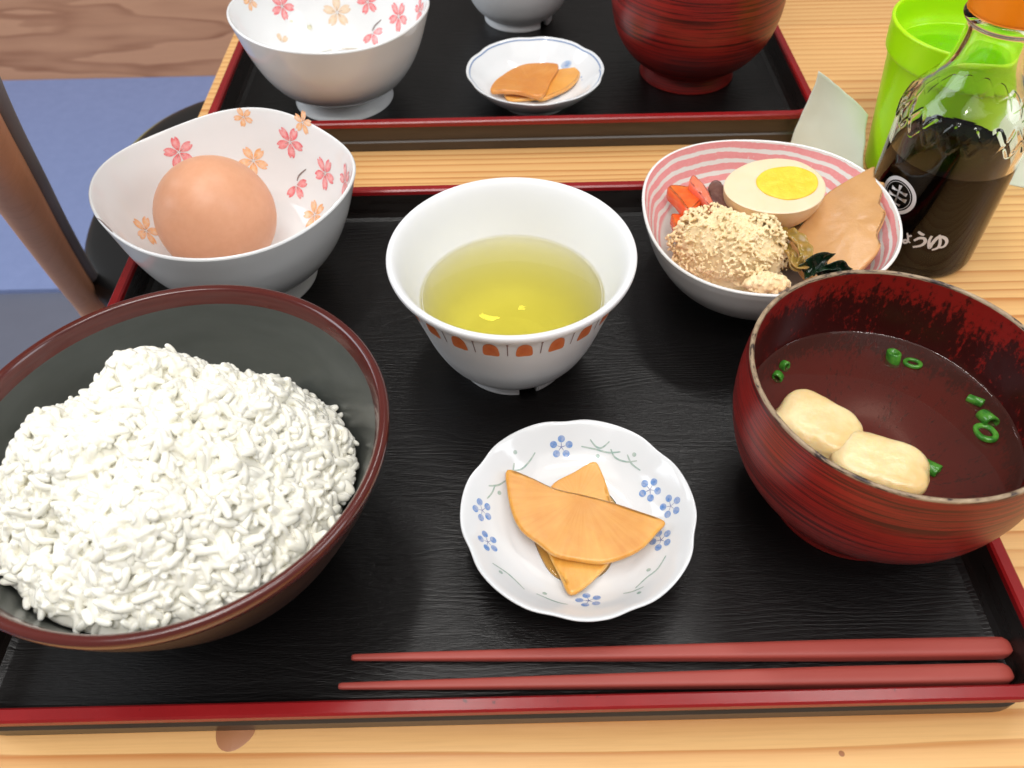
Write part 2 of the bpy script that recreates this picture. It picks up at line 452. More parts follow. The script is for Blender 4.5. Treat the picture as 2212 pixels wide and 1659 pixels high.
sss('egg_shell', rgb(230, 170, 134), 0.42, 0.15, (0.3, 0.16, 0.10), 0.003, vary=rgb(226, 164, 128), nscale=2.5, bump=0.05, bscale=22.0, bdist=0.0003)
sss('egg_white', rgb(230, 210, 178), 0.28, 0.6, (0.5, 0.4, 0.25), 0.006, vary=rgb(230, 208, 174), nscale=0.5)
sss('egg_skin', rgb(224, 184, 138), 0.32, 0.5, (0.5, 0.3, 0.15), 0.006, vary=rgb(232, 204, 164), nscale=0.6)
sss('yolk', rgb(242, 206, 62), 0.45, 0.4, (0.5, 0.3, 0.05), 0.004, vary=rgb(236, 192, 44), nscale=2.0, bump=0.35, bscale=4.0, bdist=0.0012)
sss('okara', rgb(238, 220, 180), 0.45, 0.5, (1.0, 0.9, 0.75), 0.001, vary=rgb(228, 202, 152), nscale=1.0, bump=0.3, bscale=5.0, bdist=0.001)
sss('carrot', rgb(232, 92, 40), 0.22, 0.5, (0.6, 0.15, 0.04), 0.005, vary=rgb(240, 120, 52), nscale=1.0, bump=0.15, bscale=5.0, bdist=0.0008)
sss('carrot_pale', rgb(236, 112, 84), 0.22, 0.5, (0.6, 0.2, 0.08), 0.005, vary=rgb(240, 130, 96), nscale=1.0)
sss('konnyaku', rgb(124, 86, 74), 0.25, 0.4, (0.4, 0.2, 0.12), 0.004, vary=rgb(96, 60, 54), nscale=2.0)
sss('bamboo', rgb(204, 156, 102), 0.24, 0.5, (0.5, 0.45, 0.3), 0.003, vary=rgb(192, 144, 92), nscale=0.5, bump=0.12, bscale=2.5, bdist=0.001)
sss('greens', rgb(140, 122, 48), 0.2, 0.5, (0.4, 0.3, 0.08), 0.004, vary=rgb(176, 134, 76), nscale=0.9)
sss('greens_dark', rgb(92, 84, 36), 0.25, 0.3, (0.3, 0.2, 0.06), 0.004, vary=rgb(150, 108, 70), nscale=0.8, bump=0.4, bscale=3.0, bdist=0.001)
sss('wakame', rgb(22, 46, 24), 0.16, 0.1, (0.1, 0.2, 0.06), 0.002, vary=rgb(10, 26, 16), nscale=1.6, bump=0.5, bscale=3.0, bdist=0.001)
sss('fu', rgb(240, 220, 172), 0.25, 0.6, (0.6, 0.42, 0.2), 0.006, vary=rgb(224, 190, 128), nscale=0.45, bump=0.25, bscale=4.0, bdist=0.0008)
sss('scallion', rgb(40, 104, 30), 0.2, 0.2, (0.1, 0.3, 0.05), 0.002, vary=rgb(86, 148, 52), nscale=2.5)

def takuan_mat(name, c1, c2, centre):
    n = NT(name); ob = n.coord((1, 1, 1), loc=(-centre[0], -centre[1], 0))
    sp = n.node('ShaderNodeSeparateXYZ', {'Vector': ob})
    ang = n.math('ARCTAN2', sp.outputs[1], sp.outputs[0])
    rad_ = n.node('ShaderNodeVectorMath', {0: ob}, operation='LENGTH').outputs['Value']
    cmb = n.node('ShaderNodeCombineXYZ'); n.set(cmb, 0, n.math('MULTIPLY', ang, 16.0)); n.set(cmb, 1, n.math('MULTIPLY', rad_, 0.9))
    fibre = n.noise(cmb.outputs[0], 1.0, 3, 0.6)
    blotch = n.noise(ob, 0.7, 3, 0.5)
    fc = n.ramp(n.math('MULTIPLY_ADD', fibre, 0.42, n.math('MULTIPLY', blotch, 0.58)), [(0.36, 0.0), (0.66, 1.0)])
    n.P(Base_Color=n.mix(fc, c1, c2), Roughness=0.34, Coat_Weight=0.45, Coat_Roughness=0.14, Subsurface_Weight=0.6, Subsurface_Radius=(0.5, 0.42, 0.18), Subsurface_Scale=0.003)
    n.bump(n.math('MULTIPLY_ADD', n.noise(ob, 6.0, 3), 1.0, n.math('MULTIPLY', fibre, 0.15)), 0.12, 0.0006)
    cbp = n.node('ShaderNodeBump', {'Height': n.noise(ob, 7.0, 3, 0.6), 'Strength': 0.35, 'Distance': 0.0012}); n.set(n.b, 'Coat Normal', cbp.outputs[0]); MAT[name] = n.m

# liquids
def clear_mat(name, tint, ior=1.33, rough=0.0, gain=1.0, top_only=False):
    n = NT(name); n.t.nodes.remove(n.b)
    fr = n.node('ShaderNodeFresnel', {'IOR': ior}); tr = n.node('ShaderNodeBsdfTransparent', {'Color': tint}); gl = n.node('ShaderNodeBsdfGlossy', {'Roughness': rough, 'Color': (1, 1, 1)})
    if top_only:
        ge = n.node('ShaderNodeNewGeometry'); sz = n.node('ShaderNodeSeparateXYZ', {'Vector': ge.outputs['True Normal']})
        gain = n.math('GREATER_THAN', n.math('ABSOLUTE', sz.outputs[2]), 0.97)
    mx = n.node('ShaderNodeMixShader'); n.set(mx, 0, n.math('MULTIPLY', fr.outputs[0], gain)); n.set(mx, 1, tr.outputs[0]); n.set(mx, 2, gl.outputs[0])
    n.t.links.new(mx.outputs[0], n.out.inputs['Surface']); MAT[name] = n.m; return n
n = clear_mat('tea', (1, 1, 1), 1.33, top_only=True)
def absorb(n, col, dens):
    va = n.node('ShaderNodeVolumeAbsorption', {'Color': col, 'Density': dens}); n.t.links.new(va.outputs[0], n.out.inputs['Volume'])
absorb(n, (0.84, 0.79, 0.0), 36.0)
n = clear_mat('broth', (0.70, 0.60, 0.54), 1.40)
sf = n.out.inputs['Surface'].links[0].from_socket; dfb = n.node('ShaderNodeBsdfDiffuse', {'Color': rgb(104, 62, 54)}); mxb = n.node('ShaderNodeMixShader', {0: 0.28}); n.set(mxb, 1, sf); n.set(mxb, 2, dfb.outputs[0])
n.t.links.new(mxb.outputs[0], n.out.inputs['Surface'])
n = clear_mat('brine', (1, 1, 1), 1.36)
va = n.node('ShaderNodeVolumeAbsorption', {'Color': (0.88, 0.62, 0.0), 'Density': 900.0}); n.t.links.new(va.outputs[0], n.out.inputs['Volume'])
clear_mat('raw_egg', (0.97, 0.95, 0.80), 1.38)
n = NT('glass'); n.P(Base_Color=(0.97, 0.985, 0.95), Roughness=0.0, Transmission_Weight=1.0, IOR=1.40, Specular_IOR_Level=0.3); MAT['glass'] = n.m
n = NT('soy'); n.P(Base_Color=(0.0025, 0.0014, 0.0007), Roughness=0.05, Specular_IOR_Level=0.03); MAT['soy'] = n.m
simple('cap_orange', rgb(238, 134, 10), 0.35, Subsurface_Weight=0.2, Subsurface_Radius=(0.5, 0.2, 0.05), Subsurface_Scale=0.004)
n = NT('green_plastic'); n.P(Base_Color=rgb(172, 234, 14), Roughness=0.3, Subsurface_Weight=0.55, Subsurface_Radius=(0.6, 1.0, 0.15), Subsurface_Scale=0.012); MAT['green_plastic'] = n.m
n = NT('paper'); n.t.nodes.remove(n.b)
df = n.node('ShaderNodeBsdfDiffuse', {'Color': rgb(248, 252, 244)}); tl = n.node('ShaderNodeBsdfTranslucent', {'Color': rgb(244, 252, 240)}); mx = n.node('ShaderNodeMixShader', {0: 0.42, 1: df, 2: tl})
n.t.links.new(mx.outputs[0], n.out.inputs['Surface']); MAT['paper'] = n.m
n = NT('chopstick_red'); n.P(Base_Color=n.mix(n.noise(n.coord((0.3, 2, 2)), 1.0, 3), rgb(148, 58, 50), rgb(162, 70, 60)), Roughness=0.52, Specular_IOR_Level=0.5); n.bump(n.noise(n.coord((3, 9, 9)), 3.0, 2), 0.06, 0.0003); MAT['chopstick_red'] = n.m
n = NT('blue_carpet'); n.P(Base_Color=n.mix(n.noise(n.coord((1, 1, 1)), 0.5, 5, 0.7), rgb(122, 138, 184), rgb(138, 154, 200)), Roughness=0.9); n.bump(n.noise(n.coord((1, 1, 1)), 4.0, 2), 0.3, 0.003); MAT['blue_carpet'] = n.m
n = NT('grey_floor'); n.P(Base_Color=n.mix(n.noise(n.coord((1, 1, 1)), 0.06, 4, 0.6), rgb(92, 96, 112), rgb(112, 116, 132)), Roughness=0.6); MAT['grey_floor'] = n.m
simple('black_vinyl', rgb(16, 16, 17), 0.38)
simple('strip_grey', rgb(128, 126, 132), 0.9)
simple('olive_piping', rgb(138, 130, 64), 0.5)

# ------------------------------------------------------------------ setting: floor, carpet, wooden riser, table
def struct(o): o['kind'] = 'structure'; return o
FZ = -70.0
struct(new_mesh('floor', [(-420, -150, FZ), (420, -150, FZ), (420, 420, FZ), (-420, 420, FZ)], [(0, 1, 2, 3)], 'grey_floor', smooth=False))
struct(box('carpet', (-420, 112, FZ - 0.5), (300, 187, FZ + 0.9), 'blue_carpet'))
riser = tag(box('wooden_riser', (-420, 187.2, FZ - 0.3), (300, 196, FZ + 62), 'brown_board'), 'brown wooden board with arched grain standing behind the blue floor', 'board')

tbl = thing('table', 'light pine table with flowing grain under both trays', 'table')
edges = [-14, -3.5, 7.2, 18.0, 28.9, 39.5, 50.4, 61.1, 72.0, 83.0, 94.0]
for a, b in zip(edges[:-1], edges[1:]):
    box('board', (-61, 0.006 - (b - a) / 2, -1.75), (61, (b - a) / 2 - 0.006, 1.75), 'pine', tbl, bevel=0.03, loc=(40.7, (a + b) / 2, -1.75))
for x, y in ((-14, -6), (95, -6), (-14, 86), (95, 86)):
    box('leg', (x - 3, y - 3, FZ), (x + 3, y + 3, -3.52), 'pine', tbl, bevel=0.3)
# the plugged knot at the tray's edge and a small pin knot
simple('plug_brown', rgb(158, 104, 66), 0.5)
kx, ky, _ = un(507, 1578, 0)
V, F, U = lathe_geo([(0.0, 0.03), (0.62, 0.03), (0.68, 0.004)], 28, lambda th, r, z: (r * (1 + 0.06 * math.sin(3 * th + 1)), z), 2, smooth_prof=False)
new_mesh('knot_plug', V + np.array([kx, ky, 0]), F, 'plug_brown', tbl)
kx, ky, _ = un(1818, 1628, 0)
V, F, U = lathe_geo([(0.0, 0.012), (0.08, 0.01), (0.10, 0.004)], 14, None, 1, smooth_prof=False)
new_mesh('pin_knot', V + np.array([kx, ky, 0]), F, 'plug_brown', tbl)

# chair at the left of the table: black round seat, olive piping, bent wooden back post
chair = thing('chair', 'black seated chair with a curved wooden post beside the table', 'chair', (-21, 71.5, FZ))
H0 = 50.0
def sq(th, r, z):
    c, s_ = abs(math.cos(th)), abs(math.sin(th)); return r * (c ** 2.8 + s_ ** 2.8) ** (-1 / 2.8), z
lathe('seat', [(0, H0 - 4), (17, H0 - 4), (19.4, H0 - 3.4), (20.0, H0 - 2), (19.8, H0 - 0.6), (18.2, H0 + 0.2), (10, H0 + 0.7), (0, H0 + 0.8)], 'black_vinyl', chair, 96, sq)
pts = [(sq(t, 20.0, 0)[0] * math.cos(t), sq(t, 20.0, 0)[0] * math.sin(t), H0 - 0.8) for t in np.linspace(0.1 * PI, 0.93 * PI, 70)]
tube('piping', pts, [0.3] * 70, 'olive_piping', chair, 8)
for t in (0.25 * PI, 0.75 * PI, 1.25 * PI, 1.75 * PI):
    tube('leg', [(16 * math.cos(t), 16 * math.sin(t), H0 - 4), (21 * math.cos(t), 21 * math.sin(t), 0)], [1.9, 1.3], 'chair_wood', chair, 12)
cb = np.array([-21, 71.5, FZ])
q = [un(236, 725, -29) - cb, un(192, 655, -24) - cb, un(146, 592, -16.5) - cb, un(92, 512, -8.5) - cb, un(30, 415, -0.5) - cb, un(-50, 295, 7) - cb, un(-140, 160, 14) - cb, un(-260, -20, 21) - cb]
pp = crom(q, 6)
tube('back_post', pp, np.linspace(1.2, 1.55, len(pp)), 'chair_wood', chair, 16)
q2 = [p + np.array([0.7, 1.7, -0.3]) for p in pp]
tube('post_strip', q2, np.linspace(0.5, 0.6, len(pp)), 'strip_grey', chair, 12)  # slim grey strip running along the back post

# ------------------------------------------------------------------ trays
def rrect(x0, x1, y0, y1, r, ins, per=8, sub=10):
    x0 += ins; x1 -= ins; y0 += ins; y1 -= ins; r = max(r - ins, 0.35); out = []
    cs = [(x1 - r, y1 - r, 0), (x0 + r, y1 - r, 90), (x0 + r, y0 + r, 180), (x1 - r, y0 + r, 270)]
    for cx, cy_, a0 in cs:
        for k in range(per + 1):
            t = math.radians(a0 + 90 * k / per); out.append((cx + r * math.cos(t), cy_ + r * math.sin(t)))
    return out
def strip(name, bounds, prof, mat, parent, cap=None):
    V, F = [], []; m = None
    for ins, z in prof:
        ring = rrect(*bounds, 1.7, ins); m = len(ring); V += [(x, y, z) for x, y in ring]
    for i in range(len(prof) - 1):
        for k in range(m): F.append((i * m + k, i * m + (k + 1) % m, (i + 1) * m + (k + 1) % m, (i + 1) * m + k))
    if cap == 'last': F.append(tuple((len(prof) - 1) * m + k for k in range(m)))
    if cap == 'first': F.append(tuple(range(m))[::-1])
    o = new_mesh(name, V, F, mat, parent, smooth=False)
    for p in o.data.polygons: p.use_smooth = len(p.vertices) == 4 and False
    return o
def tray(label, x0, x1, y0, y1):
    cx, cy_ = (x0 + x1) / 2, (y0 + y1) / 2
    t = thing('tray', label, 'tray', (cx, cy_, 0), 'black lacquer trays with red rims')
    b = (x0 - cx, x1 - cx, y0 - cy_, y1 - cy_)
    strip('outer_wall', b, [(1.1, 0.0), (0.42, 0.0), (0.34, 0.05), (0.30, 0.62), (0.40, 0.70), (0.42, 0.78), (0.26, 1.80)], 'tray_outside', t, 'first')
    strip('rim', b, [(0.26, 1.80), (0.06, 1.82), (0.0, 1.88), (0.0, 2.12), (0.07, 2.2), (0.42, 2.2), (0.50, 2.12), (0.52, 1.92)], 'tray_red', t)
    strip('inner_wall', b, [(0.52, 1.92), (0.78, 0.95), (0.9, 0.70)], 'tray_gloss', t)
    strip('tray_floor', b, [(0.9, 0.70), (1.15, 0.62), (1.6, 0.60)], 'tray_black', t, 'last')
    return t
tray('black tray with a red rim in front, holding the rice bowl and chopsticks', -19.25, 18.1, 9.8, 38.75)
tray('black tray with a red rim behind, holding the used flower bowl', -18.3, 19.4, 45.2, 74.2)
TF = 0.60          # tray floor height

# ------------------------------------------------------------------ rice bowl and rice
RB = (-11.3, 17.0, TF)
rb = thing('rice_bowl', 'large dark brown rice bowl with grey green inside on the front tray', 'bowl', RB)
lathe('foot', [(0, 0.25), (3.0, 0.25), (3.2, 0.0), (3.45, 0.0), (3.5, 0.9), (3.4, 1.0)], 'bowl_dark', rb, 64, per=2)
lathe('body', [(3.4, 0.9), (4.2, 1.35), (5.25, 2.7), (6.15, 4.4), (6.85, 5.95), (7.16, 6.75)], 'bowl_dark', rb, 112)
lathe('rim', [(7.16, 6.75), (7.27, 7.05), (7.28, 7.28), (7.15, 7.40), (6.98, 7.34), (6.86, 7.10), (6.76, 6.8)], 'bowl_brown', rb, 128)
lathe('inner_wall', [(6.76, 6.8), (6.45, 5.95), (5.8, 4.4), (4.9, 2.85), (3.7, 1.6), (2.0, 1.05), (0.0, 1.0)], 'bowl_grey_green', rb, 112)

def bowl_in_r(z):            # inner radius of the rice bowl at height z (relative to the foot)
    return np.interp(z, [1.0, 1.6, 2.85, 4.4, 5.95, 6.8, 7.4], [0.5, 3.7, 4.9, 5.8, 6.45, 6.76, 7.0])
def fnoise(x, y, s, seed=0.0, oct=3):
    return mnoise.fractal(Vector((x / s + seed, y / s - seed * 1.7, seed * 0.37)), 1.0, 2.0, oct)
def rice_R(th):
    return 5.75 + 0.3 * math.sin(2 * th + 0.6) + 0.55 * fnoise(math.cos(th) * 2, math.sin(th) * 2, 1.0, 3.1) - 0.75 * max(0, math.sin(th)) ** 2 + 0.5 * max(0, -math.sin(th + 0.1)) + 0.5 * max(0, -math.cos(th)) - 0.35 * max(0, math.cos(th)) ** 2 - 0.75 * math.exp(-((th + 2.2) / 0.38) ** 2)
def rice_h(X, Y):
    """height of the mound over the bowl's foot"""
    th = math.atan2(Y + 0.55, X + 0.15)
    rho = math.hypot(X + 0.15, Y + 0.55) / rice_R(th)
    h = 5.0 + 3.55 * max(0.0, 1 - rho ** 2.6) if rho < 1 else 5.0 - 7 * (rho - 1)
    # the heap leans back to a peak and breaks into lumps
    h += 1.15 * math.exp(-((X + 0.3) ** 2 / 5.5 + (Y - 1.9) ** 2 / 3.0))
    clump = 0.95 * fnoise(X, Y, 2.5, 5.2, 2) + 0.50 * fnoise(X, Y, 1.15, 9.4, 2)
    h += clump * (0.55 + 0.45 * min(1, max(0, 1.15 - rho)))
    h -= 1.0 * math.exp(-((X - 1.5) ** 2 / 0.4 + (Y - 3.5) ** 2 / 0.8))
    return h
rice = thing('steamed_rice', 'heaped glossy white steamed rice filling the dark bowl', 'rice', RB)
V, F = [], []; NT_, NR = 128, 40
for i in range(NT_):
    th = 2 * PI * i / NT_; R = rice_R(th)
    for j in range(NR + 1):
        rr = 0.985 * R * (j / NR) ** 0.7
        X, Y = -0.15 + rr * math.cos(th), -0.55 + rr * math.sin(th); z = rice_h(X, Y) - 0.20
        r = math.hypot(X, Y); rm = bowl_in_r(z) - 0.05
        if r > rm: X *= rm / r; Y *= rm / r
        V.append((X, Y, z))
    k_ = min(1.0, 5.2 / math.hypot(V[-1][0], V[-1][1])); V.append((V[-1][0] * k_, V[-1][1] * k_, 3.0))
M_ = NR + 2
for i in range(NT_):
    for j in range(M_ - 1):
        a, b = i * M_ + j, ((i + 1) % NT_) * M_ + j; F.append((a, a + 1, b + 1, b))
F.append(tuple(i * M_ + M_ - 1 for i in range(NT_)))
MASS = (np.array(V), F)

def grain_geo(bend, fat, seg=8, rings=7):
    V, F = [(-0.5, 0, 0)], []
    for i in range(1, rings):
        t = -1 + 2 * i / rings; x = 0.5 * math.sin(t * PI / 2)
        r = math.cos(t * PI / 2) ** 0.62
        for k in range(seg):
            a = 2 * PI * k / seg
            V.append((x, r * fat * math.cos(a), r * fat * 0.8 * math.sin(a)))
    V.append((0.5, 0, 0)); V = np.array(V); V[:, 2] += bend * (0.25 - V[:, 0] ** 2)
    for k in range(seg): F.append((0, 1 + (k + 1) % seg, 1 + k))
    for i in range(rings - 2):
        for k in range(seg):
            a = 1 + i * seg; F.append((a + k, a + (k + 1) % seg, a + seg + (k + 1) % seg, a + seg + k))
    e = len(V) - 1; a = 1 + (rings - 2) * seg
    for k in range(seg): F.append((a + k, a + (k + 1) % seg, e))
    return V, F
variants = [grain_geo(b, f) for b, f in ((0.25, 0.20), (-0.2, 0.22), (0.4, 0.19), (0.0, 0.235))]
vmesh = []
for i, (v, f) in enumerate(variants):
    me = bpy.data.meshes.new('rice_grain'); me.from_pydata((v * S).tolist(), [], f); me.shade_smooth(); me.materials.append(MAT['rice_single']); vmesh.append(me)
grains = []
def basis(n, ang):
    n = n / np.linalg.norm(n); a = np.cross(n, [0.3, 0.9, 0.1]); a /= np.linalg.norm(a); b = np.cross(n, a)
    x = a * math.cos(ang) + b * math.sin(ang); y = np.cross(n, x); return np.c_[x, y, n]
tries = 0
while len(grains) < 3300 and tries < 60000:
    tries += 1
    X, Y = rng.uniform(-6.6, 6.6, 2)
    r = math.hypot(X, Y)
    h = rice_h(X, Y)
    if r > bowl_in_r(min(h, 7.3)) - 0.3 or h < 3.0: continue
    e = 0.12
    nx = -(rice_h(X + e, Y) - rice_h(X - e, Y)) / (2 * e); ny = -(rice_h(X, Y + e) - rice_h(X, Y - e)) / (2 * e)
    nn = np.array([nx, ny, 1.0]); nl = np.linalg.norm(nn)
    if rng.random() > min(1, nl / 3.0 + 0.25): continue
    nn /= nl
    ang = rng.uniform(0, 2 * PI)
    # neighbours lie roughly alike, as pressed rice does
    ang = 2.2 * fnoise(X, Y, 1.6, 2.2, 2) * PI + rng.normal(0, 0.7)
    B = basis(nn, ang); tilt = rng.normal(0, 0.34)
    Rt = np.array([[math.cos(tilt), 0, math.sin(tilt)], [0, 1, 0], [-math.sin(tilt), 0, math.cos(tilt)]])
    roll = rng.uniform(0, 2 * PI); Rr = np.array([[1, 0, 0], [0, math.cos(roll), -math.sin(roll)], [0, math.sin(roll), math.cos(roll)]])
    L = rng.uniform(0.60, 0.84)
    depth = rng.uniform(-0.14, 0.05) + (0.12 if rng.random() < 0.08 else 0)
    pos = np.array([X, Y, h]) + nn * depth
    M = (B @ Rt @ Rr) * L
    vis = depth + 0.06 * pos[2]
    tocam = CAM_C - (pos + np.array(RB)); facing = nn.dot(tocam / np.linalg.norm(tocam))
    grains.append((facing * 0.3 - abs(depth + 0.0) * 1.5 + rng.uniform(0, 0.8), pos, M, int(rng.integers(4))))
grains.sort(key=lambda g: -g[0])
for sc_, pos, M, k in grains[:300]:
    g = bpy.data.objects.new('rice_grain', vmesh[k]); COL.objects.link(g); g.parent = rice
    m4 = Matrix.Identity(4)
    for i in range(3):
        for j in range(3): m4[i][j] = M[i, j]
        m4[i][3] = pos[i] * S
    g.matrix_local = m4
VV, FF, off = [], [], 0
for sc_, pos, M, k in grains[300:]:
    v, f = variants[k]; VV.append(v @ M.T + pos); FF += [tuple(i + off for i in q) for q in f]; off += len(v)
VV.append(MASS[0]); FF += [tuple(i + off for i in q) for q in MASS[1]]
o = new_mesh('packed_grains', np.vstack(VV), FF, 'rice', rice); o['kind'] = 'stuff'; weld(o, 1e-8)
# cooked grains stick together: fuse the lower layers
md = o.modifiers.new('fuse', 'REMESH'); md.mode = 'VOXEL'; md.voxel_size = 0.027 * S; md.use_smooth_shade = True
md = o.modifiers.new('soft', 'SMOOTH'); md.factor = 0.5; md.iterations = 4
# the lone grain stuck to the bowl
bv = bvh_obj([c for c in rb.children if c.name.startswith('inner_wall') or c.name.startswith('rim')], RB)
p, nn = hit(bv, 83, 1325)
o = bpy.data.objects.new('stray_rice_grain', vmesh[0].copy()); COL.objects.link(o)
B = basis(nn, 2.2) * 0.62; p = p + nn * 0.10
m4 = Matrix.Identity(4)
for i in range(3):
    for j in range(3): m4[i][j] = B[i, j]
    m4[i][3] = p[i] * S
o.matrix_world = m4
tag(o, 'single stray rice grain stuck inside the near rim of the rice bowl', 'rice grain')

# ------------------------------------------------------------------ flower bowls
ECO = [1.0, 0, 0, 0.0055, -0.013, -0.0033, 0.0022, 0.012, 0.0037]
def egg_shape(th, r, z):
    w = max(0.0, min(1.0, (z - 0.9) / 5.0)) ** 1.1; k = 1.0
    for i in range(1, 5): k += 1.25 * (ECO[2 * i - 1] * math.cos(i * th) + ECO[2 * i] * math.sin(i * th))
    k += 0.010 * math.cos(4 * th + 0.3)
    wave = 0.10 * w ** 3 * math.cos(4 * th + 0.3)
    return r * (1 + w * (k - 1)), z + wave * (z / 6)
def petals(dec, P, N, up, size, kind, n_pet=5, start=0.0, skip=()):
    X, Y = frame(N, up)
    c_out, c_in = {'pink': (rgb(226, 84, 96), rgb(240, 160, 160)), 'orange': (rgb(236, 160, 92), rgb(240, 196, 148)), 'faded': (rgb(222, 188, 150), rgb(226, 206, 176))}[kind]
    pet = np.array([(0.0, 0.10), (0.13, 0.22), (0.25, 0.46), (0.27, 0.70), (0.20, 0.90), (0.10, 0.99), (0.0, 0.86), (-0.10, 0.99), (-0.20, 0.90), (-0.27, 0.70), (-0.25, 0.46), (-0.13, 0.22)])
    for k in range(n_pet):
        if k in skip: continue
        a = start + 2 * PI * k / 5; ca, sa = math.cos(a), math.sin(a)
        pts = crom(pet * np.array([1, 1]) * size, 3, closed=True)
        pts = np.c_[pts[:, 0] * ca - pts[:, 1] * sa, pts[:, 0] * sa + pts[:, 1] * ca]
        dec.blob(P, N, X, Y, pts, c_in, c_out, 3)
    for k in range(5):
        if k in skip: continue
        a = start + 2 * PI * k / 5; d = np.array([-math.sin(a), math.cos(a)])
        s = np.array([d[1], -d[0]]) * 0.025 * size
        for t0_, t1_, cc in ((0.06, 0.42, rgb(150, 110, 100)),):
            q0, q1 = d * t0_ * size, d * t1_ * size
            dec.blob(P + N * 0.01, N, X, Y, [q0 + s, q1 + s * 0.5, q1 - s * 0.5, q0 - s], cc, cc, 1)
def flower_bowl(loc, label, flowers, stems):
    t = thing('flower_bowl', label, 'bowl', loc, 'white bowls with blossom print inside')
    lathe('foot', [(2.7, 0.15), (2.95, 0.0), (3.2, 0.0), (3.22, 0.12), (3.02, 0.55), (2.95, 0.98), (2.7, 1.05)], 'porcelain', t, 80, per=3)
    b = lathe('body', [(2.80, 0.95), (3.15, 1.02), (4.05, 1.6), (4.85, 2.65), (5.42, 3.95), (5.80, 5.2), (5.98, 5.85), (6.0, 5.97), (5.94, 6.04), (5.86, 6.0), (5.72, 5.6), (5.5, 4.9), (5.06, 3.7), (4.4, 2.5), (3.5, 1.65), (2.0, 1.2), (0, 1.1)], 'porcelain', t, 128, egg_shape)
    bv = bvh_obj([b], loc)
    for f in flowers:
        px, py, size, kind = f[:4]; start = f[4] if len(f) > 4 else 0.3; skip = f[5] if len(f) > 5 else ()
        p, nn = hit(bv, px, py)
        if p is None: continue
        d = Decal(bv, 0.014); up = np.array([loc[0], loc[1], 0]) - p; up[2] = 0; up = -up + np.array([0, 0, 3.0])
        petals(d, p, nn, np.array([0, 0.35, 1.0]), size, kind, 5, start, skip); d.build('flower_print', 'print', b, loc)
    for pts, w in stems:
        d = Decal(bv, 0.016); d.stroke(pts, w, rgb(128, 112, 108), 0.4); d.build('stem_print', 'print_flat', b, loc)
    return t, bv
kk = 1 / 2.4189
EB = (-13.19, 33.35, TF)
fl = [(935, 795, .80, 'pink', .15), (1325, 840, .80, 'orange', .5), (1516, 742, .85, 'pink', .62), (1700, 905, .88, 'pink', .62), (1548, 968, .78, 'pink', 2.5, (3, 4)), (1645, 1122, .80, 'orange', .5),
      (762, 1205, .80, 'orange', .45), (1272, 612, .5, 'orange', .4), (1582, 640, .62, 'orange', 1.0), (1805, 945, .85, 'pink', .3)]
fl = [(x * kk, y * kk, *r) for x, y, *r in fl]
st = [([(1553 * kk, 945 * kk), (1565 * kk, 915 * kk), (1600 * kk, 884 * kk)], 0.09), ([(490 * kk, 1130 * kk), (530 * kk, 1155 * kk), (590 * kk, 1215 * kk)], 0.05)]
flower_bowl(EB, 'white flower printed bowl holding the brown egg', fl, st)
# brown egg standing in it
ec = un(463, 462, 4.75)
def egg_prof(a_long, r, n=28):
    out = []
    for i in range(n + 1):
        t = PI * i / n; z = -math.cos(t); k = math.sin(t) * (1 - 0.10 * z)
        out.append((max(r * k, 0), a_long * z))
    return out
egg = lathe('egg', egg_prof(2.95, 2.83), 'egg_shell', None, 72, per=1)
egg.location = [ec[0] * S, ec[1] * S, ec[2] * S]; egg.rotation_euler = (math.radians(28), math.radians(-14), 0.4)
tag(egg, 'whole brown egg lying in the flower printed bowl', 'egg')

BEB = (-10.55, 51.2, TF)
k7 = 1 / (2212 / 900) ; 
def r7(x, y): return ((850 + x * 900 / 2212) / 1.8228, (y * 900 / 2212) / 1.8228)
fl = [(*r7(640, 60), .85, 'pink', .75), (*r7(1175, 120), .95, 'faded', .0), (*r7(1470, 20), .8, 'pink', 0.2), (*r7(1770, 160), .95, 'pink', .65), (*r7(1515, 320), .85, 'pink', 2.4, (3, 4)), (*r7(640, 410), .6, 'faded', 0.2, (1, 2, 3)), (*r7(1975, 100), .8, 'pink', .2), (*r7(330, 10), .6, 'orange', .3)]
st = [([r7(1515, 300), r7(1540, 250), r7(1600, 192)], 0.11)]
bb, bbv = flower_bowl(BEB, 'emptied white flower printed bowl on the rear tray, wet with raw egg', fl, st)
# film of raw egg and two bubbles left in it
V, F, U = lathe_geo([(0, 1.62), (2.0, 1.64), (3.2, 1.66), (3.42, 1.70)], 48, None, 3)
tag(new_mesh('raw_egg_residue', V, F, 'raw_egg', loc=BEB), 'thin pool of raw egg left in the used flower bowl', 'raw egg')
for (x, y, r) in ((905, 262, .17), (730, 205, .10)):
    p, nn = hit(bbv, *r7(x, y))
    if p is not None:
        o = blobmesh('egg_bubble', p + nn * r * 0.35, (r, r, r * 0.8), 'raw_egg', lambda d: 0, 3)
        tag(o, ('large' if r > .12 else 'small') + ' raw egg bubble on the wall of the used flower bowl', 'bubble')

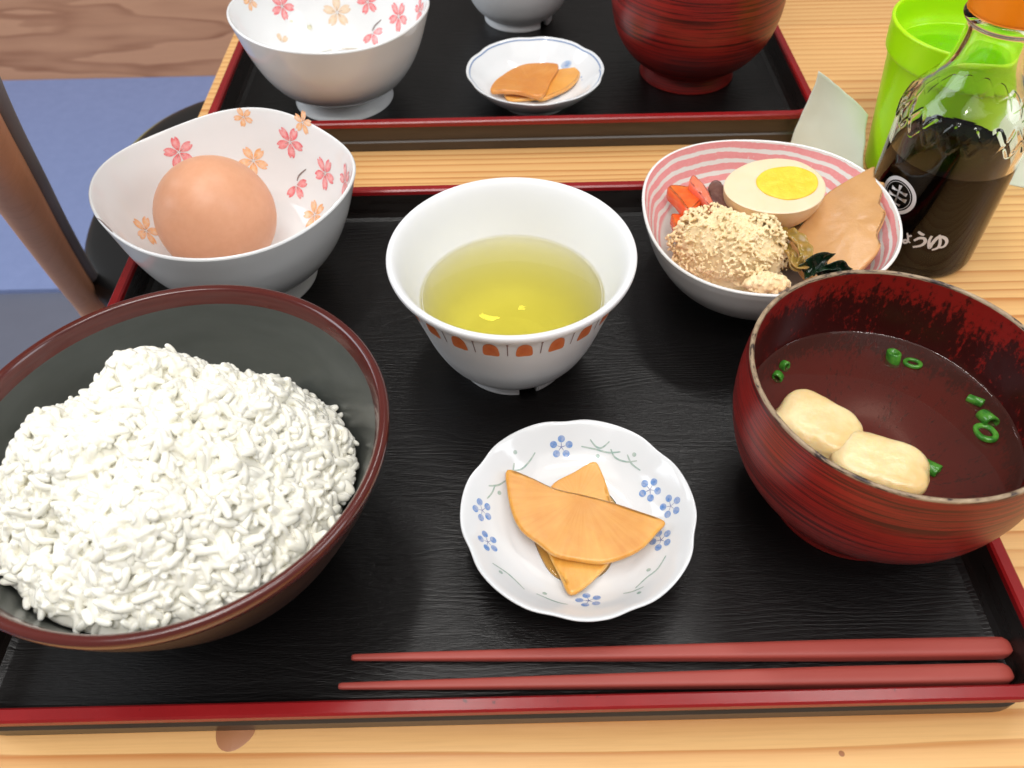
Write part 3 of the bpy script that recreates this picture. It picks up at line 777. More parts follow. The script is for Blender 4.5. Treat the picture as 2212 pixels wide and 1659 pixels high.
# ------------------------------------------------------------------ tea cups
def tea_cup(loc, label, gap):
    t = thing('tea_cup', label, 'cup', loc, 'white cups with orange arches')
    # foot ring with two drain slots
    prof = crom([(2.15, 0.45), (2.2, 0.05), (2.3, 0.0), (2.48, 0.0), (2.55, 0.1), (2.52, 0.7)], 3); V, F = [], []
    def arc(a0, a1, n):
        k = len(V); m = len(prof)
        for j in range(n + 1):
            th = a0 + (a1 - a0) * j / n
            for r, z in prof: V.append((r * math.cos(th), r * math.sin(th), z))
        for j in range(n):
            for i in range(m - 1): F.append((k + j * m + i, k + (j + 1) * m + i, k + (j + 1) * m + i + 1, k + j * m + i + 1))
        F.append(tuple(k + i for i in range(m))); F.append(tuple(k + n * m + i for i in range(m))[::-1])
    arc(gap + 0.16, gap + PI - 0.16, 40); arc(gap + PI + 0.16, gap + 2 * PI - 0.16, 40)
    new_mesh('foot', V, F, 'melamine', t)
    b = lathe('body', [(0, 0.42), (1.6, 0.42), (2.45, 0.52), (2.75, 0.68), (3.35, 1.35), (3.80, 2.3), (4.15, 3.4), (4.52, 4.6), (4.80, 5.55), (4.90, 5.78), (5.08, 5.92), (5.20, 6.1), (5.24, 6.3), (5.16, 6.40), (5.0, 6.36), (4.82, 6.1), (4.62, 5.6), (4.32, 4.7), (3.98, 3.7), (3.55, 2.5), (2.9, 1.5), (1.8, 1.05), (0, 0.98)], 'melamine', t, 112, per=5)
    return t, b
CUP = (0.2, 27.12, TF)
g = un(1143, 857, TF); gap = math.atan2(g[1] - CUP[1], g[0] - CUP[0])
cup, cb_ = tea_cup(CUP, 'white tea cup with a ring of orange arches, full of green tea', gap)
bv = bvh_obj([cb_], CUP)
def c5(x, y): return ((1450 + x / 1.659) / 1.8228, (650 + y / 1.659) / 1.8228)
pa, na = hit(bv, *c5(798, 1202)); pb, nb = hit(bv, *c5(1025, 1205))
ta = math.atan2(pa[1] - CUP[1], pa[0] - CUP[0]); tb = math.atan2(pb[1] - CUP[1], pb[0] - CUP[0])
NA = max(10, round(2 * PI / abs(tb - ta))); za = (pa[2] + pb[2]) / 2
def wall_pt(th, z):
    o_ = np.array([CUP[0] + 9 * math.cos(th), CUP[1] + 9 * math.sin(th), z])
    p, nn, _, _ = bv.ray_cast(Vector(o_), Vector((-math.cos(th), -math.sin(th), 0)))
    p, nn = np.array(p), np.array(nn)
    if nn.dot([math.cos(th), math.sin(th), 0]) < 0: nn = -nn
    return p, nn
for k in range(NA):
    th = ta + 2 * PI * k / NA; p, nn = wall_pt(th, za); X, Y = frame(nn, (0, 0, 1))
    d = Decal(bv, 0.012)
    arch = [(-.31, -.52), (0, -.54), (.31, -.52), (.32, -.08), (.26, .22), (.13, .38), (0, .42), (-.13, .38), (-.26, .22), (-.32, -.08)]
    d.blob(p, nn, X, Y, crom(arch, 3, True), rgb(214, 100, 36), rgb(226, 124, 62), 3); d.build('arch_print', 'print_flat', cb_, CUP)
    p, nn = wall_pt(th + PI / NA, za); X, Y = frame(nn, (0, 0, 1)); d = Decal(bv, 0.012); cc = rgb(132, 104, 104)
    d.blob(p, nn, X, Y, [(-.022, -.48), (.022, -.48), (.022, .36), (-.022, .36)], cc, cc, 2)
    a = np.linspace(0, 2 * PI, 11)[:-1]; d.blob(p, nn, X, Y, np.c_[.05 * np.cos(a), .40 + .07 * np.sin(a)], cc, cc, 1)
    d.build('tick_print', 'print_flat', cb_, CUP)
lt = [(0, 1.0), (1.78, 1.07), (2.87, 1.52), (3.52, 2.52), (3.95, 3.7), (4.05, 3.98), (4.0, 3.99), (3.94, 3.965), (3.6, 3.96), (0, 3.96)]
o = lathe('green_tea', lt, 'tea', None, 80, per=3)
o.location = [c * S for c in CUP]
tag(o, 'clear yellow green tea in the arch printed cup', 'tea')
BCUP = (1.3, 62.3, TF)
g = un(1178, 60, TF)
tea_cup(BCUP, 'white cup on the rear tray seen only by its foot', math.atan2(g[1] - BCUP[1], g[0] - BCUP[0]))

# ------------------------------------------------------------------ small plates and pickles
def plate_shape(th, r, z):
    w = max(0.0, min(1.0, (r - 2.4) / 2.0)) ** 1.5
    d = (math.degrees(th) - 93 + 27) % 54 - 27
    k = 1 - 0.024 * w * math.exp(-(d / 8.0) ** 2) + 0.006 * w
    return r * k, z - 0.03 * w * math.exp(-(d / 8.0) ** 2)
def plate(loc, label, rimline=False):
    t = thing('pickle_plate', label, 'plate', loc, 'small white plates of yellow pickle')
    lathe('foot', [(1.95, 0.4), (2.05, 0.0), (2.25, 0.0), (2.32, 0.45)], 'plate_porcelain', t, 72, per=3)
    b = lathe('dish', [(0, 0.36), (2.2, 0.40), (2.8, 0.55), (3.5, 1.0), (4.12, 1.62), (4.38, 1.98), (4.42, 2.07), (4.36, 2.11), (4.22, 2.02), (3.9, 1.72), (3.35, 1.22), (2.75, 0.86), (2.1, 0.72), (0, 0.68)], 'plate_porcelain', t, 144, plate_shape, per=5)
    return t, b
PL = (2.47, 17.02, TF)
pl, pb_ = plate(PL, 'scalloped white plate with blue blossoms on the front tray')
bv = bvh_obj([pb_], PL)
def c6(x, y): return ((1700 + x / 1.8433) / 1.8228, (1600 + y / 1.8433) / 1.8228)
BL0, BL1, GR = rgb(78, 124, 190), rgb(104, 148, 206), rgb(150, 176, 168)
for x, y, rt in ((940, 295, 0), (1585, 605, .6), (1735, 725, .2), (1665, 970, .4), (365, 755, .3), (405, 985, .1), (1140, 1412, .2)):
    p, nn = hit(bv, *c6(x, y)); X, Y = frame(nn, (0, 1, 0.3)); d = Decal(bv, 0.012)
    for k in range(5):
        a = rt + PI / 2 + 2 * PI * k / 5; c = np.array([math.cos(a), math.sin(a)]) * .34
        q = np.linspace(0, 2 * PI, 15)[:-1]
        d.blob(p, nn, X, Y, np.c_[c[0] + .15 * np.cos(q), c[1] + .15 * np.sin(q)], BL0, BL1, 2)
        s = np.array([-math.sin(a), math.cos(a)]) * .016; e = c * .55
        d.blob(p, nn, X, Y, [s, e + s * .5, e - s * .5, -s], rgb(60, 90, 160), rgb(60, 90, 160), 1)
    d.build('blossom_print', 'print', pb_, PL)
vines = [[(1085, 290), (1190, 312), (1280, 335), (1370, 330)], [(1150, 240), (1190, 290), (1235, 300), (1290, 255)], [(1300, 310), (1330, 370), (1410, 402), (1490, 395)], [(1420, 350), (1450, 415), (1515, 465)],
         [(750, 335), (700, 410), (640, 460), (545, 465)], [(597, 412), (590, 470)], [(412, 577), (480, 572), (535, 540)], [(457, 577), (435, 630), (400, 670)],
         [(440, 1140), (560, 1222), (672, 1330)], [(760, 1362), (900, 1420), (990, 1440)], [(1700, 1085), (1640, 1180), (1560, 1245), (1480, 1320)], [(1390, 1360), (1460, 1345), (1540, 1310)]]
for v in vines:
    d = Decal(bv, 0.012); d.stroke([c6(*q) for q in v], .075, GR, .45); d.build('vine_print', 'print', pb_, PL)
for x, y in ((1205, 362), (1470, 350), (605, 333), (490, 628), (500, 1205), (820, 1360), (1575, 1188), (1505, 1355)):
    p, nn = hit(bv, *c6(x, y)); X, Y = frame(nn, (0, 1, 0.3)); d = Decal(bv, 0.012); q = np.linspace(0, 2 * PI, 13)[:-1]
    d.blob(p, nn, X, Y, np.c_[.09 * np.cos(q), .09 * np.sin(q)], GR, GR, 1); d.build('berry_print', 'print', pb_, PL)

def px_poly(pts, conv, z): return np.array([un(*conv(*p), z)[:2] for p in pts])
lower = [(1175, 408), (1235, 480), (1300, 660), (1345, 880), (1310, 1090), (1170, 1265), (1010, 1372), (930, 1230), (845, 1050), (800, 850), (825, 660), (885, 555), (1030, 480)]
lo = px_poly(lower, c6, TF + 1.15); lc = lo.mean(0)
takuan_mat('takuan_low', rgb(218, 154, 58), rgb(230, 180, 94), (lc[0], lc[1] + 1.0))
o = slab('pickle_slice', lo, lambda x, y: TF + 1.12 + 0.035 * (y - lc[1]) ** 2 * 0.6, 0.28, 'takuan_low', bev=0.09, per=4, wob=0.015)
tag(o, 'lower yellow pickle slice, its points showing above and below the upper slice', 'pickle', 'pickle slices on the front plate')
upper = [(548, 475), (700, 512), (880, 590), (1100, 640), (1300, 695), (1500, 770), (1685, 850), (1640, 920), (1500, 1048), (1270, 1125), (1090, 1112), (890, 1072), (770, 985), (650, 898), (580, 770), (545, 600)]
up_ = px_poly(upper, c6, TF + 1.6); uc = up_.mean(0)
takuan_mat('takuan_up', rgb(212, 142, 48), rgb(228, 172, 82), (uc[0] + 0.4, uc[1] + 1.0))
o = slab('pickle_slice', up_, lambda x, y: TF + 1.62 + 0.02 * (x - uc[0]) ** 2 + 0.02 * (y - uc[1]), 0.28, 'takuan_up', bev=0.09, per=4, wob=0.015, seed=4)
tag(o, 'upper half moon yellow pickle slice lying across the other on the front plate', 'pickle', 'pickle slices on the front plate')
# brine pooled under the slices
q = np.linspace(0, 2 * PI, 40)[:-1]
br = np.array([(lc[0] + (1.75 + 0.14 * math.sin(3 * t)) * math.cos(t) - 0.1, lc[1] - 0.15 + (2.35 + 0.12 * math.sin(2 * t + 1)) * math.sin(t)) for t in q])
o = slab('pickle_brine', br, lambda x, y: TF + 0.84, 0.11, 'brine', bev=0.03, per=1, smooth_closed=False)
tag(o, 'shallow amber pickle brine pooled under the slices on the front plate', 'brine')

BPL = (2.1, 50.45, TF)
def c2b(x, y): return ((1400 + x / 1.8433) / 1.8228, (y / 1.8433) / 1.8228)
pl2, pb2 = plate(BPL, 'scalloped white plate with a thin blue line on the rear tray')
bv = bvh_obj([pb2], BPL)
d = Decal(bv, 0.012); P_, N_ = [], []
for j in range(145):
    th = 2 * PI * j / 144; r, _ = plate_shape(th, 4.20, 2.0)
    p, nn, _, _ = bv.ray_cast(Vector((BPL[0] + r * math.cos(th), BPL[1] + r * math.sin(th), 8)), Vector((0, 0, -1)))
    P_.append(np.array(p)); N_.append(np.array(nn) if nn.z > 0 else -np.array(nn))
d.ribbon(P_, N_, [0.085] * 145, rgb(108, 134, 176)); d.build('rim_line_print', 'print_flat', pb2, BPL)
for x, y, s_ in ((1530, 470, .30), (1440, 700, .34), (1300, 735, .2), (1640, 560, .07), (1645, 580, .05)):
    p, nn = hit(bv, *c2b(x, y))
    if p is None: continue
    X, Y = frame(nn, (0, 1, .3)); d = Decal(bv, .012); q = np.linspace(0, 2 * PI, 15)[:-1]
    d.blob(p, nn, X, Y, np.c_[s_ * 1.3 * np.cos(q), s_ * np.sin(q)], rgb(96, 134, 190), rgb(170, 192, 218), 2); d.build('blossom_print', 'print', pb2, BPL)
A = px_poly([(985, 620), (1040, 560), (1170, 480), (1290, 455), (1470, 462), (1420, 570), (1350, 690), (1200, 665), (1080, 655), (990, 655)], c2b, TF + 1.5)
B_ = px_poly([(1380, 520), (1480, 490), (1620, 478), (1625, 540), (1560, 610), (1440, 670), (1340, 700), (1250, 640)], c2b, TF + 1.25)
C_ = px_poly([(1090, 640), (1250, 600), (1400, 620), (1350, 695), (1230, 715), (1100, 712)], c2b, TF + 1.0)
takuan_mat('takuan_back', rgb(208, 132, 56), rgb(222, 154, 76), tuple(A.mean(0) + np.array([.6, -.6])))
takuan_mat('takuan_back_low', rgb(222, 154, 66), rgb(232, 172, 86), tuple(B_.mean(0)))
tag(slab('pickle_slice', A, lambda x, y: TF + 1.5, .3, 'takuan_back', bev=.08, per=4, wob=.03), 'large brownish top pickle slice on the rear plate', 'pickle', 'pickle slices on the rear plate')
tag(slab('pickle_slice', B_, lambda x, y: TF + 1.16, .28, 'takuan_back_low', bev=.08, per=4, wob=.03, seed=2), 'paler pickle slice sticking out right of the brownish one', 'pickle', 'pickle slices on the rear plate')
tag(slab('pickle_slice', C_, lambda x, y: TF + 0.98, .22, 'takuan_back_low', bev=.08, per=4, wob=.02, seed=3), 'thin pickle slice peeking out under the front of the brownish one', 'pickle', 'pickle slices on the rear plate')

# ------------------------------------------------------------------ red lacquer soup bowls
def soup_bowl(loc, label):
    t = thing('soup_bowl', label, 'bowl', loc, 'red lacquer soup bowls')
    lathe('foot', [(2.6, 0.3), (2.75, 0.0), (3.1, 0.0), (3.16, 0.12), (3.0, 0.6), (2.9, 1.0)], 'lacquer_out', t, 80, per=3)
    lathe('body', [(0, 0.5), (2.5, 0.62), (3.1, 0.95), (4.1, 1.75), (4.95, 3.0), (5.38, 4.4), (5.48, 5.6), (5.42, 6.7), (5.345, 7.33)], 'lacquer_out', t, 128)
    lathe('rim', [(5.345, 7.33), (5.33, 7.40), (5.26, 7.435), (5.19, 7.40), (5.165, 7.33)], 'lacquer_rim', t, 160, per=3)
    o = lathe('inner_wall', [(5.165, 7.33), (5.15, 6.6), (5.08, 5.6), (4.92, 4.5), (4.5, 3.1), (3.6, 1.9), (2.4, 1.25), (0, 1.05)], 'lacquer_in', t, 128)
    uvl = o.data.uv_layers[0].data
    for d in uvl: d.uv[1] /= 10.0
    return t
SB = (13.7, 18.9, TF)
soup_bowl(SB, 'red lacquer bowl with a worn pale rim, holding clear soup')
SL = 4.42     # soup level above the bowl's foot
V, F, U = lathe_geo([(4.90, SL + 0.06), (4.84, SL + 0.015), (4.76, SL), (3.0, SL), (0, SL)], 96, None, 1, smooth_prof=False)
tag(new_mesh('clear_soup', V, F, 'broth', loc=SB), 'clear brown soup in the worn red lacquer bowl', 'soup')
def c7(x, y): return ((2832 + x / 1.2758) / 1.8228, (1000 + y / 1.2758) / 1.8228)
SZ = TF + SL
def rotz(a): return np.array([[math.cos(a), -math.sin(a), 0], [math.sin(a), math.cos(a), 0], [0, 0, 1]])
for (x, y, ax, a, sd, lab) in ((500, 838, (1.52, 1.20, .66), -.75, 1.0, 'pale bread puff floating nearest the left rim in the soup'), (812, 1035, (1.66, 1.12, .66), -.42, 7.0, 'squarer pale bread puff with scallion at its corner in the soup')):
    p = un(*c7(x, y), SZ + .38)
    o = blobmesh('bread_puff', (p[0], p[1], SZ + .02), ax, 'fu', lambda d, sd=sd: .055 * mnoise.fractal(Vector(d * 1.5 + sd), 1.0, 2.0, 3) - .05 * math.exp(-((d[0] - .1) / .18) ** 2) * max(0, d[2]), 5, 3.6, rotz(a))
    tag(o, lab, 'bread puff', 'bread puffs in the soup')
def scallion(x, y, r, L, tilt, az, lab, z=None):
    p = un(*c7(x, y), SZ + .12 if z is None else z)
    r *= 1.25; L *= 1.15
    prof = [(r * .92, -L / 2), (r, -L / 2 + .03), (r, L / 2 - .03), (r * .92, L / 2), (r * .60, L / 2), (r * .52, 0), (r * .60, -L / 2), (r * .92, -L / 2)]
    o = lathe('scallion_ring', prof, 'scallion', None, 20, lambda th, rr, zz: (rr * (1 + .14 * math.cos(2 * th + x)), zz + .03 * math.sin(th)), 1, smooth_prof=False)
    o.location = (p[0] * S, p[1] * S, (SZ + .05) * S if z is None else z * S); o.rotation_euler = (tilt, 0, az)
    tag(o, lab, 'scallion', 'scallion rings in the soup')
scallion(330, 557, .17, .24, 1.2, .5, 'upper of two small scallion bits by the left rim')
scallion(297, 610, .17, .28, 1.4, -.6, 'lower of two small scallion bits by the left rim')
scallion(876, 518, .22, .50, -.35, .1, 'upright scallion ring at the back of the soup')
scallion(975, 543, .26, .12, -.25, .1, 'flat scallion slice right of the upright ring')
scallion(1290, 732, .16, .50, 1.35, .75, 'narrow scallion piece topmost of the right hand three')
scallion(1352, 822, .24, .50, 1.3, .15, 'straight scallion piece between the two right hand ones')
scallion(1342, 892, .36, .16, -.3, .3, 'large open scallion ring lowest of the right hand three')
scallion(1062, 1068, .2, .55, 1.35, .7, 'scallion piece leaning on the squarer bread puff')
soup_bowl((12.6, 53.6, TF), 'red lacquer bowl standing on the rear tray')

# ------------------------------------------------------------------ chopsticks
def chopstick(tip, end, label):
    tip, end = np.array(tip), np.array(end); L = np.linalg.norm(end - tip); n = 26; V, F = [], []
    ts = np.r_[0, .004, np.linspace(.012, .975, n), .986, .994, .998, 1.0]
    x = (end - tip) / L; y = np.cross([0, 0, 1.0], x); y /= np.linalg.norm(y); z = np.cross(x, y); m = 20
    for t in ts:
        w = .112 + .20 * min(1, t / .75) ** .85 + .03 * t
        if t < .004: w *= .75
        if t > .98: w *= math.sqrt(max(0.02, 1 - ((t - .98) / .0205) ** 2))
        sq = 3.0 + 3.2 * t
        for k in range(m):
            a = 2 * PI * k / m + PI / m; c, s = math.cos(a), math.sin(a)
            q = (abs(c) ** sq + abs(s) ** sq) ** (-1 / sq)
            V.append(tip + x * L * t + y * w * q * c + z * w * q * s * .92)
    for i in range(len(ts) - 1):
        for k in range(m): F.append((i * m + k, i * m + (k + 1) % m, (i + 1) * m + (k + 1) % m, (i + 1) * m + k))
    F.append(tuple(range(m))[::-1]); F.append(tuple((len(ts) - 1) * m + k for k in range(m)))
    o = new_mesh('chopstick', V, F, 'chopstick_red', None); tag(o, label, 'chopstick', 'pair of red chopsticks')
def stick(t, e, lab):
    a = un(*t, TF + .14); b = un(*e, TF + .40); chopstick((a[0], a[1], TF + .16), (b[0], b[1], TF + .40), lab)
stick((760, 1421), (2184, 1400), 'red chopstick farther from the tray edge')
stick((732, 1483), (2187, 1457), 'red chopstick lying nearest the front rim of the tray')

# ------------------------------------------------------------------ pink striped bowl of side dishes
PB = (12.49, 32.05, TF)
PCO = [-0.0008, 0.008, 0.0003, 0.012, 0.015, 0.0028, -0.021, 0.0026]
def pink_shape(th, r, z):
    w = max(0, min(1, (r - 2.6) / 3.4)); k = 1.0
    for i in range(4): k += PCO[2 * i] * math.cos((i + 1) * th) + PCO[2 * i + 1] * math.sin((i + 1) * th)
    return r * (1 + w * (k - 1)), z
pk = thing('striped_bowl', 'pink and white striped bowl filled with side dishes', 'bowl', PB)
lathe('foot', [(2.25, 0.35), (2.4, 0.0), (2.65, 0.0), (2.72, 0.55)], 'pink_out', pk, 72, per=3)
lathe('body', [(2.6, 0.5), (3.2, 0.62), (4.5, 1.4), (5.5, 2.7), (6.0, 3.85), (6.14, 4.28)], 'pink_out', pk, 112, pink_shape)
lathe('rim', [(6.14, 4.28), (6.17, 4.38), (6.12, 4.44), (6.03, 4.42)], 'pink_out', pk, 112, pink_shape, per=3)
o = lathe('inner_wall', [(6.03, 4.42), (5.8, 3.8), (5.3, 2.75), (4.3, 1.6), (3.0, 0.95), (0, 0.8)], 'pink_in', pk, 112, pink_shape)
for d in o.data.uv_layers[0].data: d.uv[1] /= 10.0
def c4(x, y): return ((2550 + x / 2.1067) / 1.8228, (560 + y / 2.1067) / 1.8228)
def p4(x, y, z): return un(*c4(x, y), z)
def wcube(*seq): return seq
# dark simmered greens lying under everything
gc = p4(1000, 830, 2.6)
o = blobmesh('simmered_greens', (gc[0], gc[1] + .6, 2.7), (3.4, 2.6, 1.15), 'greens_dark', lambda d: .16 * mnoise.fractal(Vector(d * 3.1), 1.0, 2.0, 4), 5)
tag(o, 'dark simmered greens under the other side dishes', 'greens')
# half egg
hc = p4(1050, 362, 5.45)
he = thing('half_egg', 'half boiled egg with bright yellow yolk in the striped bowl', 'egg', hc)
he.rotation_euler = (math.radians(5), math.radians(-3), math.radians(4))
def egg_r(th):     # cut outline, pointed at -x
    x, y = math.cos(th), math.sin(th); return 2.42 * x, (1.98 + 0.20 * x) * y
N_ = 72; V, F = [], []
rings = 14
for j in range(rings + 1):
    phi = (PI / 2) * j / rings
    for k in range(N_):
        ex, ey = egg_r(2 * PI * k / N_); V.append((ex * math.cos(phi) ** .85, ey * math.cos(phi) ** .85, -2.15 * math.sin(phi)))
for j in range(rings):
    for k in range(N_): F.append((j * N_ + k, (j + 1) * N_ + k, (j + 1) * N_ + (k + 1) % N_, j * N_ + (k + 1) % N_))
weld(new_mesh('egg_skin', V, F, 'egg_skin', he))
V, F = [], []
radii = [1.0, .985, .96, .9, .8, .7, .6, .5, .35]
for t in radii:
    for k in range(N_):
        ex, ey = egg_r(2 * PI * k / N_); z = .03 * (1 - ((t - .97) / .03) ** 2 if t > .94 else 1) + .015 * math.sin(ex * 3) * math.cos(ey * 2)
        V.append((ex * t, ey * t, z if t < 1 else 0))
for j in range(len(radii) - 1):
    for k in range(N_): F.append((j * N_ + k, j * N_ + (k + 1) % N_, (j + 1) * N_ + (k + 1) % N_, (j + 1) * N_ + k))
F.append(tuple((len(radii) - 1) * N_ + k for k in range(N_)))
new_mesh('egg_white', V, F, 'egg_white', he)
V, F, U = lathe_geo([(1.0, .02), (.98, .075), (.9, .10), (.6, .11), (.3, .12), (0, .12)], 60, lambda th, r, z: (r * (1 + .02 * math.sin(3 * th)), z + .012 * math.sin(7 * th) * r), 4)
V[:, 0] = V[:, 0] * 1.48 + .66; V[:, 1] = V[:, 1] * 1.20 + .08
new_mesh('yolk', V, F, 'yolk', he)
# okara mound: crumbs pressed together
oc = p4(680, 850, 3.9); O3 = np.array([oc[0], oc[1] - .1, 3.5])
bmi = bmesh.new(); bmesh.ops.create_icosphere(bmi, subdivisions=2, radius=1.0); iv = np.array([tuple(v.co) for v in bmi.verts]); jf = [tuple(x.index for x in f.verts) for f in bmi.faces]; bmi.free()
def crumb_heap(name, core, rot, n, rr, seed):
    CV, CF, off = [], [], 0
    def add(c, r, ax=1.0):
        nonlocal off
        vv = iv * r * ax + c; CV.append(vv); CF.extend(tuple(i + off for i in q) for q in jf); off += len(vv)
    add(np.zeros(3), 1.0, np.asarray(core) * .965); CV[-1] = CV[-1] @ rot.T
    for k in range(n):
        d = rng.normal(size=3); d[2] = d[2] if d[2] > -.2 or d[1] < 0 else -d[2]; d /= np.linalg.norm(d)
        s_ = (np.abs(d) ** 2.4).sum() ** (-1 / 2.4)
        lump = 1 + .22 * mnoise.fractal(Vector(d * 1.9 + seed), 1.0, 2.0, 3) + .02 * rng.normal()
        p = rot @ (d * s_ * np.asarray(core) * (lump - .05)); r = rr * rng.uniform(.4, 1.0) * (1.6 if rng.random() < .15 else 1)
        add(p, r, rng.uniform(.7, 1.3, 3))
    o = new_mesh(name, np.vstack(CV), CF, 'okara')
    md = o.modifiers.new('fuse', 'REMESH'); md.mode = 'VOXEL'; md.voxel_size = .034 * S; md.use_smooth_shade = True
    md = o.modifiers.new('soft', 'SMOOTH'); md.factor = .5; md.iterations = 3
    return o
okr = crumb_heap('okara', (2.72, 1.95, 1.95), rotz(-.42), 5200, .072, 2.0); okr.location = O3 * S
tag(okr, 'crumbly cream coloured soy pulp mound in the striped bowl', 'soy pulp')
sc2 = p4(985, 1165, 3.9)
o = crumb_heap('okara_spill', (1.0, .45, .4), rotz(-.1), 240, .10, 7.0); o.location = np.array([sc2[0], sc2[1], 3.85]) * S
tag(o, 'smaller spill of soy pulp at the near edge of the striped bowl', 'soy pulp')
# carrots
def food_slab(name, pts, z, th, mat, lab, cat, group=None, tilt=(0, 0), bev=.1, wob=.05, per=3, seed=0):
    P = px_poly(pts, c4, z); c = P.mean(0)
    o = slab(name, P, lambda x, y: z + tilt[0] * (x - c[0]) + tilt[1] * (y - c[1]), th, mat, bev=bev, per=per, wob=wob, seed=seed); return tag(o, lab, cat, group)
food_slab('carrot_piece', [(170, 345), (240, 332), (330, 350), (405, 375), (470, 470), (440, 505), (355, 572), (300, 540), (240, 440)], 4.6, .8, 'carrot', 'chunky orange carrot piece at the left of the striped bowl', 'carrot', 'carrot pieces', (.08, -.1), .14)
food_slab('carrot_piece', [(375, 280), (430, 325), (500, 400), (570, 540), (540, 548), (460, 455), (400, 390), (345, 328)], 5.0, .5, 'carrot_pale', 'long thin carrot strip leaning between the chunk and the brown cube', 'carrot', 'carrot pieces', (.1, .1), .09, seed=3)
food_slab('carrot_piece', [(198, 592), (280, 590), (355, 600), (330, 650), (300, 690), (242, 716), (215, 660)], 4.0, .6, 'carrot', 'lowest carrot piece half buried beside the soy pulp', 'carrot', 'carrot pieces', (0, 0), .1, seed=5)
food_slab('konnyaku_piece', [(500, 382), (552, 326), (628, 362), (668, 480), (672, 600), (600, 580), (540, 500)], 4.75, 1.1, 'konnyaku', 'brown purple yam cake piece beside the half egg', 'yam cake', None, (0, .1), .07)
# bamboo shoot slice with comb edge leaning on the right of the bowl
pts = [(1185, 715), (1330, 560), (1460, 425), (1610, 352), (1740, 300), (1862, 258), (1868, 330), (1905, 365), (1955, 385), (1940, 450), (1925, 520), (1950, 560), (1978, 590), (1960, 660), (1925, 730), (1930, 780), (1952, 822), (1890, 905), (1700, 1040), (1565, 1062), (1470, 1020), (1360, 930), (1260, 790)]
P = px_poly(pts, c4, 4.7); cB = P.mean(0)
o = slab('bamboo_shoot', P, lambda x, y: 4.55 + .19 * (x - cB[0]) + .10 * (y - cB[1]) - .03 * (x - cB[0]) ** 2, .42, 'bamboo', bev=.09, per=3, wob=.02, seed=8)
tag(o, 'wide translucent bamboo shoot slice with a comb edge in the striped bowl', 'bamboo shoot')
# curled green leaf and its stem
def ribbon_leaf(name, pts, width, thick, mat, lab, cat, curl=1.0):
    c = crom(pts, 8); n = len(c); V, F = [], []
    for i in range(n):
        t = c[min(i + 1, n - 1)] - c[max(i - 1, 0)]; t /= np.linalg.norm(t)
        s = np.cross(t, [0.2, -0.5, 0.85]); s /= np.linalg.norm(s); u = np.cross(s, t)
        for k in range(9):
            q = -1 + k / 4.0
            V.append(c[i] + s * q * width[min(i * len(width) // n, len(width) - 1)] + u * (curl * .28 * q * q + .06 * math.sin(i * .9 + k)))
    for i in range(n - 1):
        for k in range(8): F.append((i * 9 + k, i * 9 + k + 1, (i + 1) * 9 + k + 1, (i + 1) * 9 + k))
    o = new_mesh(name, V, F, mat); m = o.modifiers.new('thickness', 'SOLIDIFY'); m.thickness = thick * S; m.offset = 0
    m = o.modifiers.new('soft', 'SUBSURF'); m.levels = 1; m.render_levels = 1
    return tag(o, lab, cat)
ribbon_leaf('curled_leaf', [p4(1080, 760, 4.1), p4(1160, 775, 4.5), p4(1240, 830, 4.6), p4(1290, 920, 4.6), p4(1285, 1000, 4.5), p4(1225, 1010, 4.6), p4(1215, 960, 4.4)], [.34, .36, .34, .30], .10, 'greens', 'curled olive green leaf between the soy pulp and the bamboo shoot', 'leaf')
ribbon_leaf('leaf_stalk', [p4(1070, 800, 3.9), p4(1130, 870, 4.2), p4(1190, 950, 4.25), p4(1210, 1030, 4.3), p4(1270, 1050, 4.3)], [.2, .22, .24, .22], .14, 'greens', 'thick pale green stalk below the curled leaf', 'leaf', .6)
for pts, w, lab in (([p4(1290, 1080, 4.2), p4(1370, 1040, 4.5), p4(1440, 1010, 4.8), p4(1490, 1020, 4.6)], [.35, .42, .40], 'large dark green seaweed frond by the worn rim'), ([p4(1420, 1120, 4.2), p4(1500, 1070, 4.5), p4(1570, 1050, 4.6), p4(1610, 1090, 4.3)], [.3, .25, .2], 'small dark green seaweed tip right of the larger frond')):
    ribbon_leaf('seaweed', pts, w, .06, 'wakame', lab, 'seaweed', 1.6)

# ------------------------------------------------------------------ soy sauce bottle
BO = (22.09, 35.35, 0.0)
bo = thing('sauce_bottle', 'glass soy sauce bottle with orange cap and white lettering', 'bottle', BO)
def lattice(th, z):
    if z < 7.3 or z > 8.8: return 0.0
    N2 = 20; a = th * N2 / (2 * PI); v = (z - 7.3) / 0.75
    d1 = abs(((a + v * .5) + .5) % 1 - .5); d2 = abs(((a - v * .5) + .5) % 1 - .5)
    e = min(1, (z - 7.3) / .12, (8.8 - z) / .12)
    return e * max(math.exp(-(d1 / .10) ** 2), math.exp(-(d2 / .10) ** 2))
outer = [(0, .28), (1.6, .22), (2.5, .06), (2.72, .0), (2.92, .12), (3.03, .42), (3.05, 1.0), (3.05, 3.0), (3.05, 5.0), (3.05, 6.6), (3.06, 7.3), (3.04, 7.9), (2.93, 8.4), (2.68, 8.9), (2.32, 9.38), (1.97, 9.88), (1.72, 10.5), (1.62, 11.3), (1.62, 12.2), (1.84, 12.42), (1.92, 12.6), (1.84, 12.78), (1.64, 12.86)]
inner = [(1.25, 12.86), (1.22, 12.0), (1.26, 11.2), (1.38, 10.5), (1.62, 9.9), (1.98, 9.35), (2.36, 8.85), (2.62, 8.35), (2.72, 7.85), (2.74, 7.2), (2.74, 6.0), (2.74, 3.0), (2.74, 1.0), (2.66, .62), (2.3, .48), (0, .46)]
po = crom(outer, 6); hi = []
for i in range(len(po) - 1):
    hi.append(po[i])
    if 7.0 < po[i][1] < 9.0:
        for k in range(1, 4): hi.append(po[i] + (po[i + 1] - po[i]) * k / 4)
